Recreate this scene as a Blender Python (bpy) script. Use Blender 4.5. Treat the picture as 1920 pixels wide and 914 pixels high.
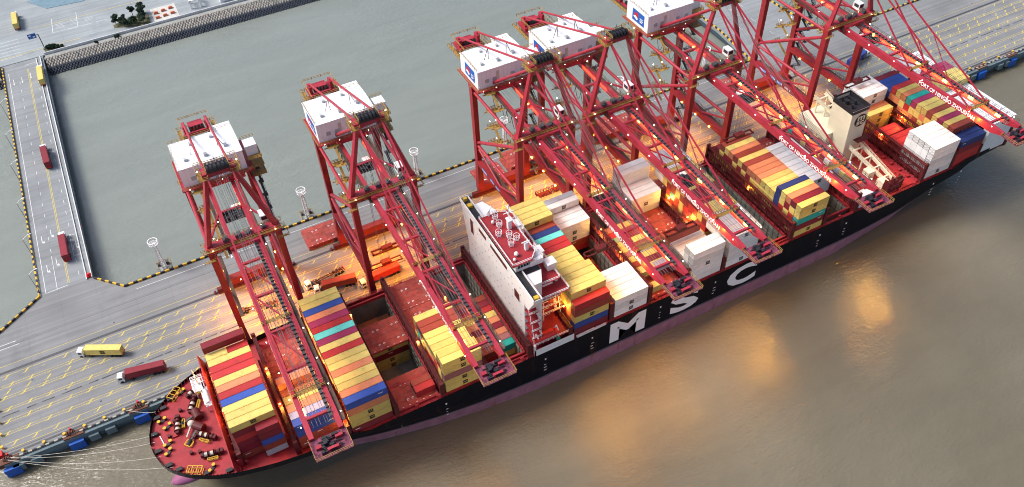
import bpy, math, random
from mathutils import Vector, Matrix
R=math.radians
for o in list(bpy.data.objects): bpy.data.objects.remove(o)
sc=bpy.context.scene; col=sc.collection
# ---------------------------------------------------------------- camera, world, sun, exposure
cd=bpy.data.cameras.new('camera'); cam=bpy.data.objects.new('camera',cd); col.objects.link(cam); sc.camera=cam
cd.sensor_width=36; cd.lens=1592.58/1920*36; cd.clip_start=1; cd.clip_end=20000
ya,pi_,ro=0.4488,0.8049,-0.0461
fw=Vector((math.sin(ya)*math.cos(pi_),math.cos(ya)*math.cos(pi_),-math.sin(pi_)))
rr=Vector((math.cos(ya),-math.sin(ya),0)); uu=rr.cross(fw)
r2=rr*math.cos(ro)+uu*math.sin(ro); u2=uu*math.cos(ro)-rr*math.sin(ro)
cam.matrix_world=Matrix(((r2.x,u2.x,-fw.x,-13.7316),(r2.y,u2.y,-fw.y,-161.8264),(r2.z,u2.z,-fw.z,230.9941),(0,0,0,1)))
w=bpy.data.worlds.new('World'); sc.world=w; w.use_nodes=True
nt=w.node_tree; bg=nt.nodes['Background']; sky=nt.nodes.new('ShaderNodeTexSky'); sky.sky_type='NISHITA'; sky.sun_disc=False
SUN_EL,SUN_AZ=50,300   # azimuth of the sun, degrees clockwise from +Y
sky.sun_elevation=R(SUN_EL); sky.sun_rotation=R(SUN_AZ); sky.air_density=1.0; sky.dust_density=4.0; sky.ozone_density=1.0
nt.links.new(sky.outputs[0],bg.inputs[0]); bg.inputs[1].default_value=0.075
sd=bpy.data.lights.new('sun','SUN'); so=bpy.data.objects.new('sun',sd); col.objects.link(so)
sd.energy=1.5; sd.angle=R(22); sd.color=(1,0.97,0.93)
dirv=Vector((math.sin(R(SUN_AZ))*math.cos(R(SUN_EL)),math.cos(R(SUN_AZ))*math.cos(R(SUN_EL)),math.sin(R(SUN_EL))))
so.rotation_euler=dirv.to_track_quat('Z','Y').to_euler()
vs=sc.view_settings; vs.view_transform='Standard'; vs.look='None'; vs.gamma=1; vs.exposure=1.33
sc.cycles.filter_width=1.05
try: vs.use_curve_mapping=False
except: pass
# ---------------------------------------------------------------- helpers
rnd=random.Random(7)
def tag(o,label=None,cat=None,group=None,kind=None):
    if label: o['label']=label
    if cat: o['category']=cat
    if group: o['group']=group
    if kind: o['kind']=kind
    return o
def empty(name,loc=(0,0,0),rz=0,label=None,cat=None,group=None):
    o=bpy.data.objects.new(name,None); col.objects.link(o); o.location=loc; o.rotation_euler=(0,0,rz)
    return tag(o,label,cat,group)
CH={}
def children(o):
    return CH.get(o.name,[])
def setpar(o,p):
    o.parent=p; CH.setdefault(p.name,[]).append(o)
def mk(name,me,parent=None,loc=(0,0,0)):
    o=bpy.data.objects.new(name,me); col.objects.link(o); o.location=loc
    if parent: setpar(o,parent)
    return o
def copy_tree(o,parent=None):
    c=o.copy(); col.objects.link(c)
    if parent: setpar(c,parent)
    for ch in list(children(o)): copy_tree(ch,c)
    return c
class MB:
    def __init__(s): s.v=[];s.f=[];s.m=[];s.cm=0;s.g=[]
    def new(s): s.g.append((len(s.v),len(s.f))); return s
    def box(s,x0,x1,y0,y1,z0,z1):
        i=len(s.v)
        s.v+=[(x0,y0,z0),(x1,y0,z0),(x1,y1,z0),(x0,y1,z0),(x0,y0,z1),(x1,y0,z1),(x1,y1,z1),(x0,y1,z1)]
        for q in ((0,3,2,1),(4,5,6,7),(0,1,5,4),(1,2,6,5),(2,3,7,6),(3,0,4,7)): s.f.append([i+a for a in q]);s.m.append(s.cm)
        return s
    def hexa(s,b,t):
        i=len(s.v); s.v+=list(b)+list(t)
        for q in ((0,3,2,1),(4,5,6,7),(0,1,5,4),(1,2,6,5),(2,3,7,6),(3,0,4,7)): s.f.append([i+a for a in q]);s.m.append(s.cm)
        return s
    def bar(s,a,b,w,h=None,w2=None,h2=None,up=(0,0,1)):
        h=h or w; w2=w2 or w; h2=h2 or (h if w2==w else w2)
        a=Vector(a);b=Vector(b);d=(b-a).normalized();u=Vector(up)
        if abs(d.dot(u))>.98: u=Vector((0,1,0))
        x=d.cross(u).normalized();y=x.cross(d).normalized()
        i=len(s.v)
        for p,ww,hh in ((a,w,h),(b,w2,h2)):
            for sx,sy in ((-1,-1),(1,-1),(1,1),(-1,1)): s.v.append(tuple(p+x*sx*ww/2+y*sy*hh/2))
        for q in ((0,3,2,1),(4,5,6,7),(0,1,5,4),(1,2,6,5),(2,3,7,6),(3,0,4,7)): s.f.append([i+k for k in q]);s.m.append(s.cm)
        return s
    def tube(s,a,b,r,r2=None,n=8,cap=True):
        r2=r if r2 is None else r2
        a=Vector(a);b=Vector(b);d=(b-a).normalized();u=Vector((0,0,1)) if abs(d.z)<.95 else Vector((0,1,0))
        x=d.cross(u).normalized();y=x.cross(d)
        i=len(s.v)
        for p,q in ((a,r),(b,r2)):
            for k in range(n): t=2*math.pi*k/n; s.v.append(tuple(p+x*q*math.cos(t)+y*q*math.sin(t)))
        for k in range(n): s.f.append([i+k,i+(k+1)%n,i+n+(k+1)%n,i+n+k]);s.m.append(s.cm)
        if cap: s.f.append([i+k for k in range(n)][::-1]);s.m.append(s.cm); s.f.append([i+n+k for k in range(n)]);s.m.append(s.cm)
        return s
    def poly(s,pts): 
        i=len(s.v); s.v+=[tuple(p) for p in pts]; s.f.append(list(range(i,i+len(pts))));s.m.append(s.cm); return s
    def prism(s,pts,z0,z1):
        n=len(pts);i=len(s.v); s.v+=[(p[0],p[1],z0) for p in pts]+[(p[0],p[1],z1) for p in pts]
        s.f.append([i+k for k in range(n)][::-1]);s.f.append([i+n+k for k in range(n)]);s.m+=[s.cm]*2
        for k in range(n): s.f.append([i+k,i+(k+1)%n,i+n+(k+1)%n,i+n+k]);s.m.append(s.cm)
        return s
    def ell(s,c,r,n=12,m=8):
        i=len(s.v)
        for a in range(m+1):
            t=math.pi*a/m
            for b in range(n): p=2*math.pi*b/n; s.v.append((c[0]+r[0]*math.sin(t)*math.cos(p),c[1]+r[1]*math.sin(t)*math.sin(p),c[2]+r[2]*math.cos(t)))
        for a in range(m):
            for b in range(n): s.f.append([i+a*n+b,i+(a+1)*n+b,i+(a+1)*n+(b+1)%n,i+a*n+(b+1)%n]);s.m.append(s.cm)
        return s
    def rail(s,pts,h=1.1,step=2.0,t=.07,mid=True):
        for a,b in zip(pts,pts[1:]):
            a=Vector(a);b=Vector(b);L=(b-a).length;n=max(1,int(L/step))
            s.bar(a+Vector((0,0,h)),b+Vector((0,0,h)),t)
            if mid: s.bar(a+Vector((0,0,h/2)),b+Vector((0,0,h/2)),t)
            for k in range(n+1): p=a+(b-a)*k/n; s.bar(p,p+Vector((0,0,h)),t)
        return s
    def mesh(s,name,mats):
        me=bpy.data.meshes.new(name); me.from_pydata(s.v,[],s.f)
        if not isinstance(mats,(list,tuple)): mats=[mats]
        for m in mats: me.materials.append(m)
        if len(mats)>1: me.polygons.foreach_set('material_index',s.m)
        me.update(); return me
    def pieces(s,by=None):
        'every connected piece (or run of pieces between new() calls) as a builder of its own'
        if s.g: starts=s.g+[(len(s.v),len(s.f))]
        else:
            par=list(range(len(s.v)))
            def f(i):
                while par[i]!=i: par[i]=par[par[i]]; i=par[i]
                return i
            for q in s.f:
                for k in q[1:]: par[f(k)]=f(q[0])
            d={}
            for q,mm in zip(s.f,s.m): d.setdefault(f(q[0]),[]).append((q,mm))
            out=[]
            for fs in d.values():
                b=MB(); idx={}
                for q,mm in fs:
                    for k in q:
                        if k not in idx: idx[k]=len(b.v); b.v.append(s.v[k])
                    b.f.append([idx[k] for k in q]); b.m.append(mm)
                out.append(b)
            return out
        out=[]
        for (v0,f0),(v1,f1) in zip(starts,starts[1:]):
            if v1==v0: continue
            b=MB(); b.v=s.v[v0:v1]; b.f=[[k-v0 for k in q] for q in s.f[f0:f1]]; b.m=s.m[f0:f1]; out.append(b)
        return out
    def split(s,name,mats,parent=None,tf=None):
        r=[]
        for b in s.pieces():
            me=b.mesh(name,mats)
            if tf: me.transform(tf)
            r.append(mk(name,me,parent))
        return r
    def build(s,name,mats,parent=None,loc=(0,0,0),smooth=False):
        me=s.mesh(name,mats)
        if smooth:
            for p in me.polygons: p.use_smooth=True
        return mk(name,me,parent,loc)
# ---- materials
def mat(name,c,rough=.6,metal=0,noise=.15,scale=.5,bump=0,emit=None,es=0,dirt=None,dscale=.3,damt=.5,rv=0,spec=.4):
    m=bpy.data.materials.new(name); m.use_nodes=True; n=m.node_tree; b=n.nodes['Principled BSDF']; L=n.links
    b.inputs['Roughness'].default_value=rough; b.inputs['Metallic'].default_value=metal
    b.inputs['Specular IOR Level'].default_value=spec
    if emit:
        b.inputs['Base Color'].default_value=(*c,1); b.inputs['Emission Color'].default_value=(*emit,1); b.inputs['Emission Strength'].default_value=es; return m
    tc=n.nodes.new('ShaderNodeTexCoord'); nz=n.nodes.new('ShaderNodeTexNoise'); nz.inputs['Scale'].default_value=scale; nz.inputs['Detail'].default_value=6
    L.new(tc.outputs['Object'],nz.inputs['Vector'])
    mr=n.nodes.new('ShaderNodeMapRange'); mr.inputs[1].default_value=.3; mr.inputs[2].default_value=.7; mr.inputs[3].default_value=1-noise; mr.inputs[4].default_value=1+noise
    L.new(nz.outputs[0],mr.inputs[0])
    mx=n.nodes.new('ShaderNodeMix'); mx.data_type='RGBA'; mx.blend_type='MULTIPLY'; mx.inputs[0].default_value=1
    mx.inputs[6].default_value=(*c,1); 
    val=mr.outputs[0]
    if rv:
        oi=n.nodes.new('ShaderNodeObjectInfo'); m2=n.nodes.new('ShaderNodeMapRange'); m2.inputs[3].default_value=1-rv; m2.inputs[4].default_value=1+rv
        L.new(oi.outputs['Random'],m2.inputs[0]); mm=n.nodes.new('ShaderNodeMath'); mm.operation='MULTIPLY'; L.new(val,mm.inputs[0]); L.new(m2.outputs[0],mm.inputs[1]); val=mm.outputs[0]
    L.new(val,mx.inputs[7]); out=mx.outputs[2]
    if dirt:
        n2=n.nodes.new('ShaderNodeTexNoise'); n2.inputs['Scale'].default_value=dscale; n2.inputs['Detail'].default_value=8; n2.inputs['Roughness'].default_value=.65
        if rv:
            va=n.nodes.new('ShaderNodeVectorMath'); va.operation='ADD'; L.new(tc.outputs['Object'],va.inputs[0])
            cx=n.nodes.new('ShaderNodeVectorMath'); cx.operation='SCALE'; cx.inputs[0].default_value=(97,31,17); L.new(oi.outputs['Random'],cx.inputs['Scale']); L.new(cx.outputs[0],va.inputs[1]); L.new(va.outputs[0],n2.inputs['Vector'])
        else: L.new(tc.outputs['Object'],n2.inputs['Vector'])
        cr=n.nodes.new('ShaderNodeValToRGB'); cr.color_ramp.elements[0].position=.55; cr.color_ramp.elements[1].position=.78; cr.color_ramp.elements[1].color=(damt,damt,damt,1)
        L.new(n2.outputs[0],cr.inputs[0]); m3=n.nodes.new('ShaderNodeMix'); m3.data_type='RGBA'; L.new(cr.outputs[0],m3.inputs[0]); L.new(out,m3.inputs[6]); m3.inputs[7].default_value=(*dirt,1); out=m3.outputs[2]
    L.new(out,b.inputs['Base Color'])
    if bump:
        bp=n.nodes.new('ShaderNodeBump'); bp.inputs['Strength'].default_value=bump; L.new(nz.outputs[0],bp.inputs['Height']); L.new(bp.outputs[0],b.inputs['Normal'])
    return m
def wavebump(m,axis='X',scale=3.5,strength=.6,dist=.05):
    n=m.node_tree;L=n.links;b=n.nodes['Principled BSDF']
    tc=n.nodes.new('ShaderNodeTexCoord'); wv=n.nodes.new('ShaderNodeTexWave'); wv.bands_direction=axis; wv.inputs['Scale'].default_value=scale
    L.new(tc.outputs['Object'],wv.inputs['Vector']); bp=n.nodes.new('ShaderNodeBump'); bp.inputs['Strength'].default_value=strength; bp.inputs['Distance'].default_value=dist
    L.new(wv.outputs[0],bp.inputs['Height']); L.new(bp.outputs[0],b.inputs['Normal'])
CC=dict(y=(.62,.49,.14),o=(.58,.21,.10),r=(.42,.028,.03),m=(.20,.016,.028),b=(.03,.075,.33),n=(.022,.04,.16),t=(.02,.33,.28),c=(.12,.55,.5),
        w=(.72,.74,.74),g=(.36,.37,.40),p=(.20,.09,.24),s=(.25,.36,.24),k=(.30,.055,.035),q=(.33,.03,.10),l=(.34,.34,.45),v=(.3,.12,.12))
CNAME=dict(y='yellow',o='orange',r='red',m='maroon',b='blue',n='navy blue',t='teal green',c='turquoise',w='white',g='grey',p='purple',s='sage green',k='rust red',q='magenta red',l='lavender',v='mauve')
CM={}
for k,c in CC.items():
    CM[k]=mat('container_'+CNAME[k].replace(' ','_'),c,rough=.55,noise=.06,scale=.45,rv=.15,dirt=(c[0]*.45+.03,c[1]*.35+.02,c[2]*.3+.015) if k!='w' else (.5,.42,.33),dscale=.5,damt=.7 if k!='w' else .35,spec=.3)
    wavebump(CM[k],'X',1.75,.12,.04)
M=dict(
 crane=mat('crane_red_paint',(.34,.024,.042),.45,noise=.12,scale=.4,dirt=(.16,.02,.03),dscale=.5,damt=.45),
 craneleg=mat('crane_leg_paint',(.27,.016,.022),.5,noise=.12,scale=.25,dirt=(.14,.015,.02),dscale=.3,damt=.45),
 sill=mat('crane_orange_red',(.22,.02,.014),.5,noise=.15,scale=.5,dirt=(.2,.03,.02)),
 deckred=mat('deck_red_paint',(.30,.018,.026),.6,noise=.18,scale=.4,dirt=(.16,.05,.045),dscale=.25,damt=.6),
 lash=mat('lashing_dark_red',(.085,.008,.011),.6,noise=.25,scale=.6,dirt=(.05,.012,.01)),
 hatch=mat('hatch_cover_red',(.34,.055,.042),.7,noise=.3,scale=.6,dirt=(.24,.17,.15),dscale=.45,damt=.95),
 wht=mat('white_paint',(.78,.78,.78),.5,noise=.04,scale=.5,dirt=(.6,.6,.58),dscale=.2,damt=.3),
 whouse=mat('machine_house_white',(.8,.82,.84),.55,noise=.03,scale=.4),
 cream=mat('funnel_cream',(.76,.70,.52),.5,noise=.06,scale=.3,dirt=(.5,.42,.25),damt=.3),
 blk=mat('black_machinery',(.018,.018,.022),.5,noise=.4,scale=2),
 dgrey=mat('dark_steel',(.06,.06,.065),.55,noise=.3,scale=2),
 galv=mat('walkway_steel',(.09,.05,.035),.6,noise=.3,scale=2),
 yel=mat('yellow_paint',(.62,.38,.03),.5,noise=.15),
 ylr=mat('olive_yellow_railing',(.33,.20,.05),.55,noise=.2),
 hold=mat('hold_grey_paint',(.17,.17,.15),.7,noise=.3,scale=.3,dirt=(.10,.06,.04),dscale=.4,damt=.7),
 rope=mat('pale_rope',(.5,.48,.42),.8),
 wire=mat('steel_wire',(.12,.12,.13),.5),
 conc=mat('concrete',(.28,.29,.28),.85,noise=.15,scale=.3,dirt=(.2,.2,.19),dscale=.1),
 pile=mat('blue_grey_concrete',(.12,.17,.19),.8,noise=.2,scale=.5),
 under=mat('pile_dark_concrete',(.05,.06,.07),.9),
 fender=mat('fender_blue',(.01,.09,.42),.5,noise=.15,scale=1),
 tyre=mat('tyre_black',(.02,.02,.02),.8), glass=mat('dark_glass',(.02,.03,.04),.15,spec=.6),
 red=mat('bright_red_paint',(.55,.012,.015),.5,noise=.1),
 org=mat('lifeboat_red',(.65,.03,.02),.4,noise=.05),
 green=mat('green_paint',(.01,.2,.13),.5), blue=mat('sign_blue',(.01,.10,.40),.5,noise=.03),
 mark=mat('marking_yellow',(.58,.45,.08),.8,noise=.3,scale=2.5,dirt=(.22,.215,.20),dscale=.28,damt=.85), markw=mat('marking_white',(.65,.66,.66),.8,noise=.2,scale=2),
 rust=mat('rusty_steel',(.13,.05,.03),.8,noise=.3,scale=1),
 letter=mat('letter_white',(.9,.9,.9),.5,noise=.03,scale=.5), letterb=mat('letter_black',(.015,.015,.015),.5),
 grass=mat('grass_patch',(.10,.10,.05),.9,noise=.4,scale=1),
 lampw=mat('lamp_white',(1,1,1),emit=(1,.86,.62),es=14), lampo=mat('lamp_orange',(1,.5,.1),emit=(1,.42,.05),es=9),
)
def text(s,size,mt,name='lettering',ext=.01,bold=0,align='LEFT',space=1.0,sx=1.0):
    cu=bpy.data.curves.new('t','FONT'); cu.body=s; cu.size=size; cu.extrude=ext; cu.offset=bold; cu.align_x=align; cu.space_character=space; cu.resolution_u=3
    o=bpy.data.objects.new('t',cu); col.objects.link(o); dg=bpy.context.evaluated_depsgraph_get(); me=bpy.data.meshes.new_from_object(o.evaluated_get(dg)); bpy.data.objects.remove(o)
    me.materials.clear(); me.materials.append(mt); me.name=name
    if sx!=1: me.transform(Matrix.Diagonal((sx,1,1,1)))
    return me
def orient(me,right,up,origin):
    r=Vector(right).normalized();u=Vector(up).normalized();n=r.cross(u)
    me.transform(Matrix(((r.x,u.x,n.x,origin[0]),(r.y,u.y,n.y,origin[1]),(r.z,u.z,n.z,origin[2]),(0,0,0,1)))); return me
def plight(loc,power,colr,size=.5,parent=None,name='floodlight',spot=None,d=None):
    ld=bpy.data.lights.new(name,'SPOT' if spot else 'POINT'); ld.energy=power; ld.color=colr; ld.shadow_soft_size=size
    if spot: ld.spot_size=R(spot); ld.spot_blend=1
    lo=bpy.data.objects.new(name,ld); col.objects.link(lo); lo.location=loc
    if d: lo.rotation_euler=(-Vector(d)).to_track_quat('Z','Y').to_euler()
    if parent: setpar(lo,parent)
    return lo
ZQ=5.4
# ================================================================ SETTING
# water
wm=bpy.data.materials.new('river_water'); wm.use_nodes=True; n=wm.node_tree; L=n.links; b=n.nodes['Principled BSDF']
tc=n.nodes.new('ShaderNodeTexCoord'); n1=n.nodes.new('ShaderNodeTexNoise'); n1.inputs['Scale'].default_value=.012; n1.inputs['Detail'].default_value=5; L.new(tc.outputs['Object'],n1.inputs['Vector'])
cr=n.nodes.new('ShaderNodeValToRGB'); cr.color_ramp.elements[0].position=.35; cr.color_ramp.elements[0].color=(.118,.104,.068,1); cr.color_ramp.elements[1].position=.68; cr.color_ramp.elements[1].color=(.158,.140,.098,1); L.new(n1.outputs[0],cr.inputs[0])
mp=n.nodes.new('ShaderNodeMapping'); mp.inputs['Scale'].default_value=(.02,.09,1); mp.inputs['Rotation'].default_value=(0,0,.25); L.new(tc.outputs['Object'],mp.inputs[0])
ns=n.nodes.new('ShaderNodeTexNoise'); ns.inputs['Scale'].default_value=1; ns.inputs['Detail'].default_value=7; ns.inputs['Distortion'].default_value=.8; L.new(mp.outputs[0],ns.inputs['Vector'])
ms=n.nodes.new('ShaderNodeMapRange'); ms.inputs[1].default_value=.3; ms.inputs[2].default_value=.7; ms.inputs[3].default_value=.94; ms.inputs[4].default_value=1.06; L.new(ns.outputs[0],ms.inputs[0])
sx_=n.nodes.new('ShaderNodeSeparateXYZ'); L.new(tc.outputs['Object'],sx_.inputs[0]); mr=n.nodes.new('ShaderNodeMapRange'); mr.inputs[1].default_value=20; mr.inputs[2].default_value=95; L.new(sx_.outputs[1],mr.inputs[0])
mb=n.nodes.new('ShaderNodeMix'); mb.data_type='RGBA'; L.new(mr.outputs[0],mb.inputs[0]); L.new(cr.outputs[0],mb.inputs[6]); mb.inputs[7].default_value=(.185,.208,.185,1)  # basin side paler: grey sky reflection mixed into the base colour
mz=n.nodes.new('ShaderNodeMix'); mz.data_type='RGBA'; mz.blend_type='MULTIPLY'; mz.inputs[0].default_value=1; L.new(mb.outputs[2],mz.inputs[6]); L.new(ms.outputs[0],mz.inputs[7]); L.new(mz.outputs[2],b.inputs['Base Color'])
b.inputs['Roughness'].default_value=.1; b.inputs['Specular IOR Level'].default_value=.6
def nzt(s,d,sc=(1,1,1),rot=0):
    m_=n.nodes.new('ShaderNodeMapping'); m_.inputs['Scale'].default_value=sc; m_.inputs['Rotation'].default_value=(0,0,rot); L.new(tc.outputs['Object'],m_.inputs[0])
    q=n.nodes.new('ShaderNodeTexNoise'); q.inputs['Scale'].default_value=s; q.inputs['Detail'].default_value=d; q.inputs['Roughness'].default_value=.55; L.new(m_.outputs[0],q.inputs['Vector']); return q
n2=nzt(.55,5,(1,2.0,1),.4); n3=nzt(.16,4,(1,1.6,1),-.3); n4=nzt(.012,3)
amp=n.nodes.new('ShaderNodeMapRange'); amp.inputs[1].default_value=.35; amp.inputs[2].default_value=.65; amp.inputs[3].default_value=.25; amp.inputs[4].default_value=1.1; L.new(n4.outputs[0],amp.inputs[0])
ad=n.nodes.new('ShaderNodeMath'); ad.operation='MULTIPLY_ADD'; L.new(n3.outputs[0],ad.inputs[0]); ad.inputs[1].default_value=1.6; L.new(n2.outputs[0],ad.inputs[2])
bp=n.nodes.new('ShaderNodeBump'); L.new(amp.outputs[0],bp.inputs['Strength']); bp.inputs['Distance'].default_value=.24; L.new(ad.outputs[0],bp.inputs['Height']); L.new(bp.outputs[0],b.inputs['Normal'])
tag(MB().poly([(-4000,-4000,0),(4000,-4000,0),(4000,4000,0),(-4000,4000,0)]).build('river',wm),kind='structure')
# concrete with slab joints, tyre streaks
def slabmat(name,c,joint=True,warm=0):
    m=mat(name,c,.85,noise=.16,scale=.05,dirt=(c[0]*.6,c[1]*.6,c[2]*.62),dscale=.05,damt=.85)
    n=m.node_tree;L=n.links;b=n.nodes['Principled BSDF'];src=b.inputs['Base Color'].links[0].from_socket
    tc=n.nodes.new('ShaderNodeTexCoord')
    mp=n.nodes.new('ShaderNodeMapping'); mp.inputs['Scale'].default_value=(.02,.9,1); L.new(tc.outputs['Object'],mp.inputs[0])
    st=n.nodes.new('ShaderNodeTexNoise'); st.inputs['Scale'].default_value=1; st.inputs['Detail'].default_value=5; L.new(mp.outputs[0],st.inputs['Vector'])
    r=n.nodes.new('ShaderNodeMapRange'); r.inputs[1].default_value=.35; r.inputs[2].default_value=.65; r.inputs[3].default_value=.86; r.inputs[4].default_value=1.07; L.new(st.outputs[0],r.inputs[0])
    mx=n.nodes.new('ShaderNodeMix'); mx.data_type='RGBA'; mx.blend_type='MULTIPLY'; mx.inputs[0].default_value=1; L.new(src,mx.inputs[6]); L.new(r.outputs[0],mx.inputs[7])
    br=n.nodes.new('ShaderNodeTexBrick'); br.offset=0; br.inputs['Scale'].default_value=1; br.inputs['Brick Width'].default_value=12; br.inputs['Row Height'].default_value=8; br.inputs['Mortar Size'].default_value=.05; br.inputs['Color1'].default_value=(1,1,1,1); br.inputs['Color2'].default_value=(.95,.95,.95,1); br.inputs['Mortar'].default_value=(.78,.78,.78,1)
    L.new(tc.outputs['Object'],br.inputs['Vector'])
    m2=n.nodes.new('ShaderNodeMix'); m2.data_type='RGBA'; m2.blend_type='MULTIPLY'; m2.inputs[0].default_value=1; L.new(mx.outputs[2],m2.inputs[6]); L.new(br.outputs[0],m2.inputs[7]); L.new(m2.outputs[2],b.inputs['Base Color'])
    return m
M['quay']=slabmat('quay_concrete',(.205,.21,.215)); M['road']=slabmat('road_concrete',(.23,.245,.255)); M['yard']=slabmat('yard_concrete',(.27,.30,.315))
quay=[(-96,27.6),(520,27.6),(520,83.1),(274,83.1),(230,83.1),(-50.6,83.1),(-60,93),(-78,93),(-92.2,83.1),(-96,81)]
tag(MB().prism([(-96,27.6),(520,27.6),(520,83.1),(-50.6,83.1),(-60,93),(-78,93),(-92.2,83.1),(-96,81)],ZQ-1.6,ZQ).build('quay',M['quay']),kind='structure')
tag(MB().prism([(-78,93),(-60,93),(-59,256),(-77.5,256)],ZQ-1.5,ZQ+.002).build('trestle_road',M['road']),kind='structure')
tag(MB().prism([(229,83.1),(274,83.1),(271,110),(268,256),(232,256),(232,110)],ZQ-1.5,ZQ+.004).build('far_trestle_road',M['road']),kind='structure')
tag(MB().prism([(-1500,256.5),(-77.5,256.5),(1500,256.5),(1500,1800),(-1500,1800)],-2,ZQ-.004).build('port_yard',M['yard']),kind='structure')
# rip-rap slope of interlocking blocks
def slope(name,x0,x1):
    m=MB(); a=random.Random(3)
    m.poly([(x0,246,-.5),(x1,246,-.5),(x1,253,5.2),(x0,253,5.2)]); m.cm=1
    y=246.3;row=0
    while y<252.8:
        x=x0+(row%2)*.7; z=(y-246)*.814-.5; m.cm=1 if y>248.9 else 2
        while x<x1:
            s=.46+a.random()*.08; xx=x+a.uniform(-.1,.1); yy=y+a.uniform(-.08,.08)
            zt=z+.75
            m.hexa([(xx-s,yy-.26,z),(xx+s,yy-.26,z),(xx+s,yy+.26,z+.4),(xx-s,yy+.26,z+.4)],[(xx-s*.7,yy-.2,zt),(xx+s*.7,yy-.2,zt),(xx+s*.7,yy+.2,zt+.3),(xx-s*.7,yy+.2,zt+.3)])
            m.hexa([(xx-.25,yy-.75,z-.3),(xx+.25,yy-.75,z-.3),(xx+.25,yy+.7,z+.5),(xx-.25,yy+.7,z+.5)],[(xx-.2,yy-.6,zt-.2),(xx+.2,yy-.6,zt-.2),(xx+.2,yy+.4,zt+.4),(xx-.2,yy+.4,zt+.4)])
            x+=1.4
        y+=.8; row+=1
    return m.build(name,[mat('riprap_gap',(.02,.022,.03),.95),mat('riprap_block',(.42,.39,.34),.9,noise=.3,scale=.6),mat('riprap_wet_block',(.045,.055,.075),.7,noise=.3,scale=.6)])
tag(slope('riprap',-58,100),kind='stuff',label='slope of interlocking concrete armour blocks, pale above and wet dark below',cat='riprap')
tag(slope('riprap',-130,-79),kind='stuff',label='dark boulder slope beside the road at the left picture edge',cat='riprap')
o=MB().box(-58,1500,253,256.5,-2,5.3).build('shore_path',M['conc']); tag(o,kind='structure')
tag(MB().box(-58,1500,256.5,257,ZQ-.2,ZQ+1.2).build('sea_wall',mat('sea_wall_pale',(.5,.52,.53),.8,noise=.1)),'low pale concrete sea wall along the shore above the armour blocks','wall')
# quay edge structures
pg='blue fenders on the quay face'
pm=MB()
x=-94
while x<500:
    pm.box(x,x+3,25.6,28.2,1.2,ZQ-1.6); pm.box(x+5,x+8,25.6,28.2,1.2,ZQ-1.6); x+=22
pm.box(-96,520,26.6,27.55,ZQ-2.4,ZQ-.3)
pm.box(-96,520,28,83,-.5,ZQ-1.65)
tag(pm.build('quay_beam',[M['pile']]),kind='structure')
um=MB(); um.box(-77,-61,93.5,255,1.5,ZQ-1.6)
for yy in range(96,256,14):
    for xx in (-76,-68.5,-61): um.tube((xx,yy,-2),(xx,yy,ZQ-1.5),.7,n=8)
tag(um.build('trestle_beam',[M['under']]),kind='structure')
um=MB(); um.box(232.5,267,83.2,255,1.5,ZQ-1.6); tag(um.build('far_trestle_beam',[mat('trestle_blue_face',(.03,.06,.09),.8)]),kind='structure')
fx=[-94.5,-75.7,-56,314,333,352,371]
FD=None
for i,x in enumerate(fx):
    t=empty('fender',(x,26.6,0))
    f=MB(); f.box(-2.2,2.2,-1.2,0,.4,3.8); f.build('fender_panel',M['fender'],t)
    f=MB(); [f.tube((dx,-1.0,2.1),(dx,.9,2.1),.55) for dx in (-1,1)]; f.build('rubber_core',M['tyre'],t)
    f=MB(); f.box(-3,3,.2,2.4,ZQ-1.6,ZQ+.15); f.build('fender_bracket',M['rust'],t)
    nm=['nearest the left picture corner','in the middle between bow and left corner','closest to the ship\'s bow','first one behind the stern','second one behind the stern','third one behind the stern','farthest one behind the stern'][i]
    tag(t,'blue square fender on the quay face, '+nm,'fender',pg)
# quay top edge kerb seaward, bollards
def blockkerb(name,pts,label,w_=.55,h=.75,step=1.6,parent=None):
    m=MB()
    for a,b in zip(pts,pts[1:]):
        a=Vector(a);b=Vector(b);Ln=(b-a).length;n=int(Ln/step)
        for k in range(n):
            m.cm=k%2; p=a+(b-a)*k/n;q=a+(b-a)*(k+1)/n; m.bar((p.x,p.y,ZQ+h/2),(q.x,q.y,ZQ+h/2),w_,h)
    return tag(m.build(name,[M['yel'],M['blk']]),label,'kerb')
blockkerb('striped_kerb',[(229,82.8),(-50.6,82.8),(-59.6,92.3)],'yellow and black striped kerb along the quay beside the big basin')
blockkerb('striped_kerb',[(520,82.8),(275,82.8)],'striped kerb on the quay right of the far trestle')
blockkerb('striped_kerb',[(-95.5,80.6),(-92,82.6),(-78.4,92.6),(-77.4,255)],'striped kerb down the left edge of the approach road',w_=.5,step=1.5)
blockkerb('striped_kerb',[(273.5,83.6),(270.6,110),(267.6,250)],'striped kerb on the right edge of the far trestle',w_=.5)
blockkerb('striped_kerb',[(229.6,83.6),(232.4,110),(232.4,250)],'striped kerb on the left edge of the far trestle',w_=.5)
m=MB(); m.box(-60.3,-60,93,255,ZQ,ZQ+.9); m.box(-62.2,-61.9,93,255,ZQ,ZQ+.5)
tag(m.build('road_parapet',mat('parapet_white',(.6,.62,.62),.7)),'white parapet along the basin side of the approach road','parapet')
m=MB()
x=-95
k=0
while x<520:
    m.cm=k%2; m.box(x,x+1.1,27.7,28.2,ZQ,ZQ+.35); x+=1.25; k+=1
tag(m.build('edge_kerb',[M['blk'],mat('edge_kerb_pale',(.35,.34,.28),.8)]),'dark blocks of the low kerb along the quay edge beside the ship','kerb')
bmesh_=MB(); bmesh_.tube((0,0,0),(0,0,.55),.28); bmesh_.tube((0,0,.55),(0,0,.85),.55,.5,n=10)
BB=bmesh_.mesh('mooring_bollard',M['yel'])
bx=list(range(-90,-48,6))+list(range(290,380,9))
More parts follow.
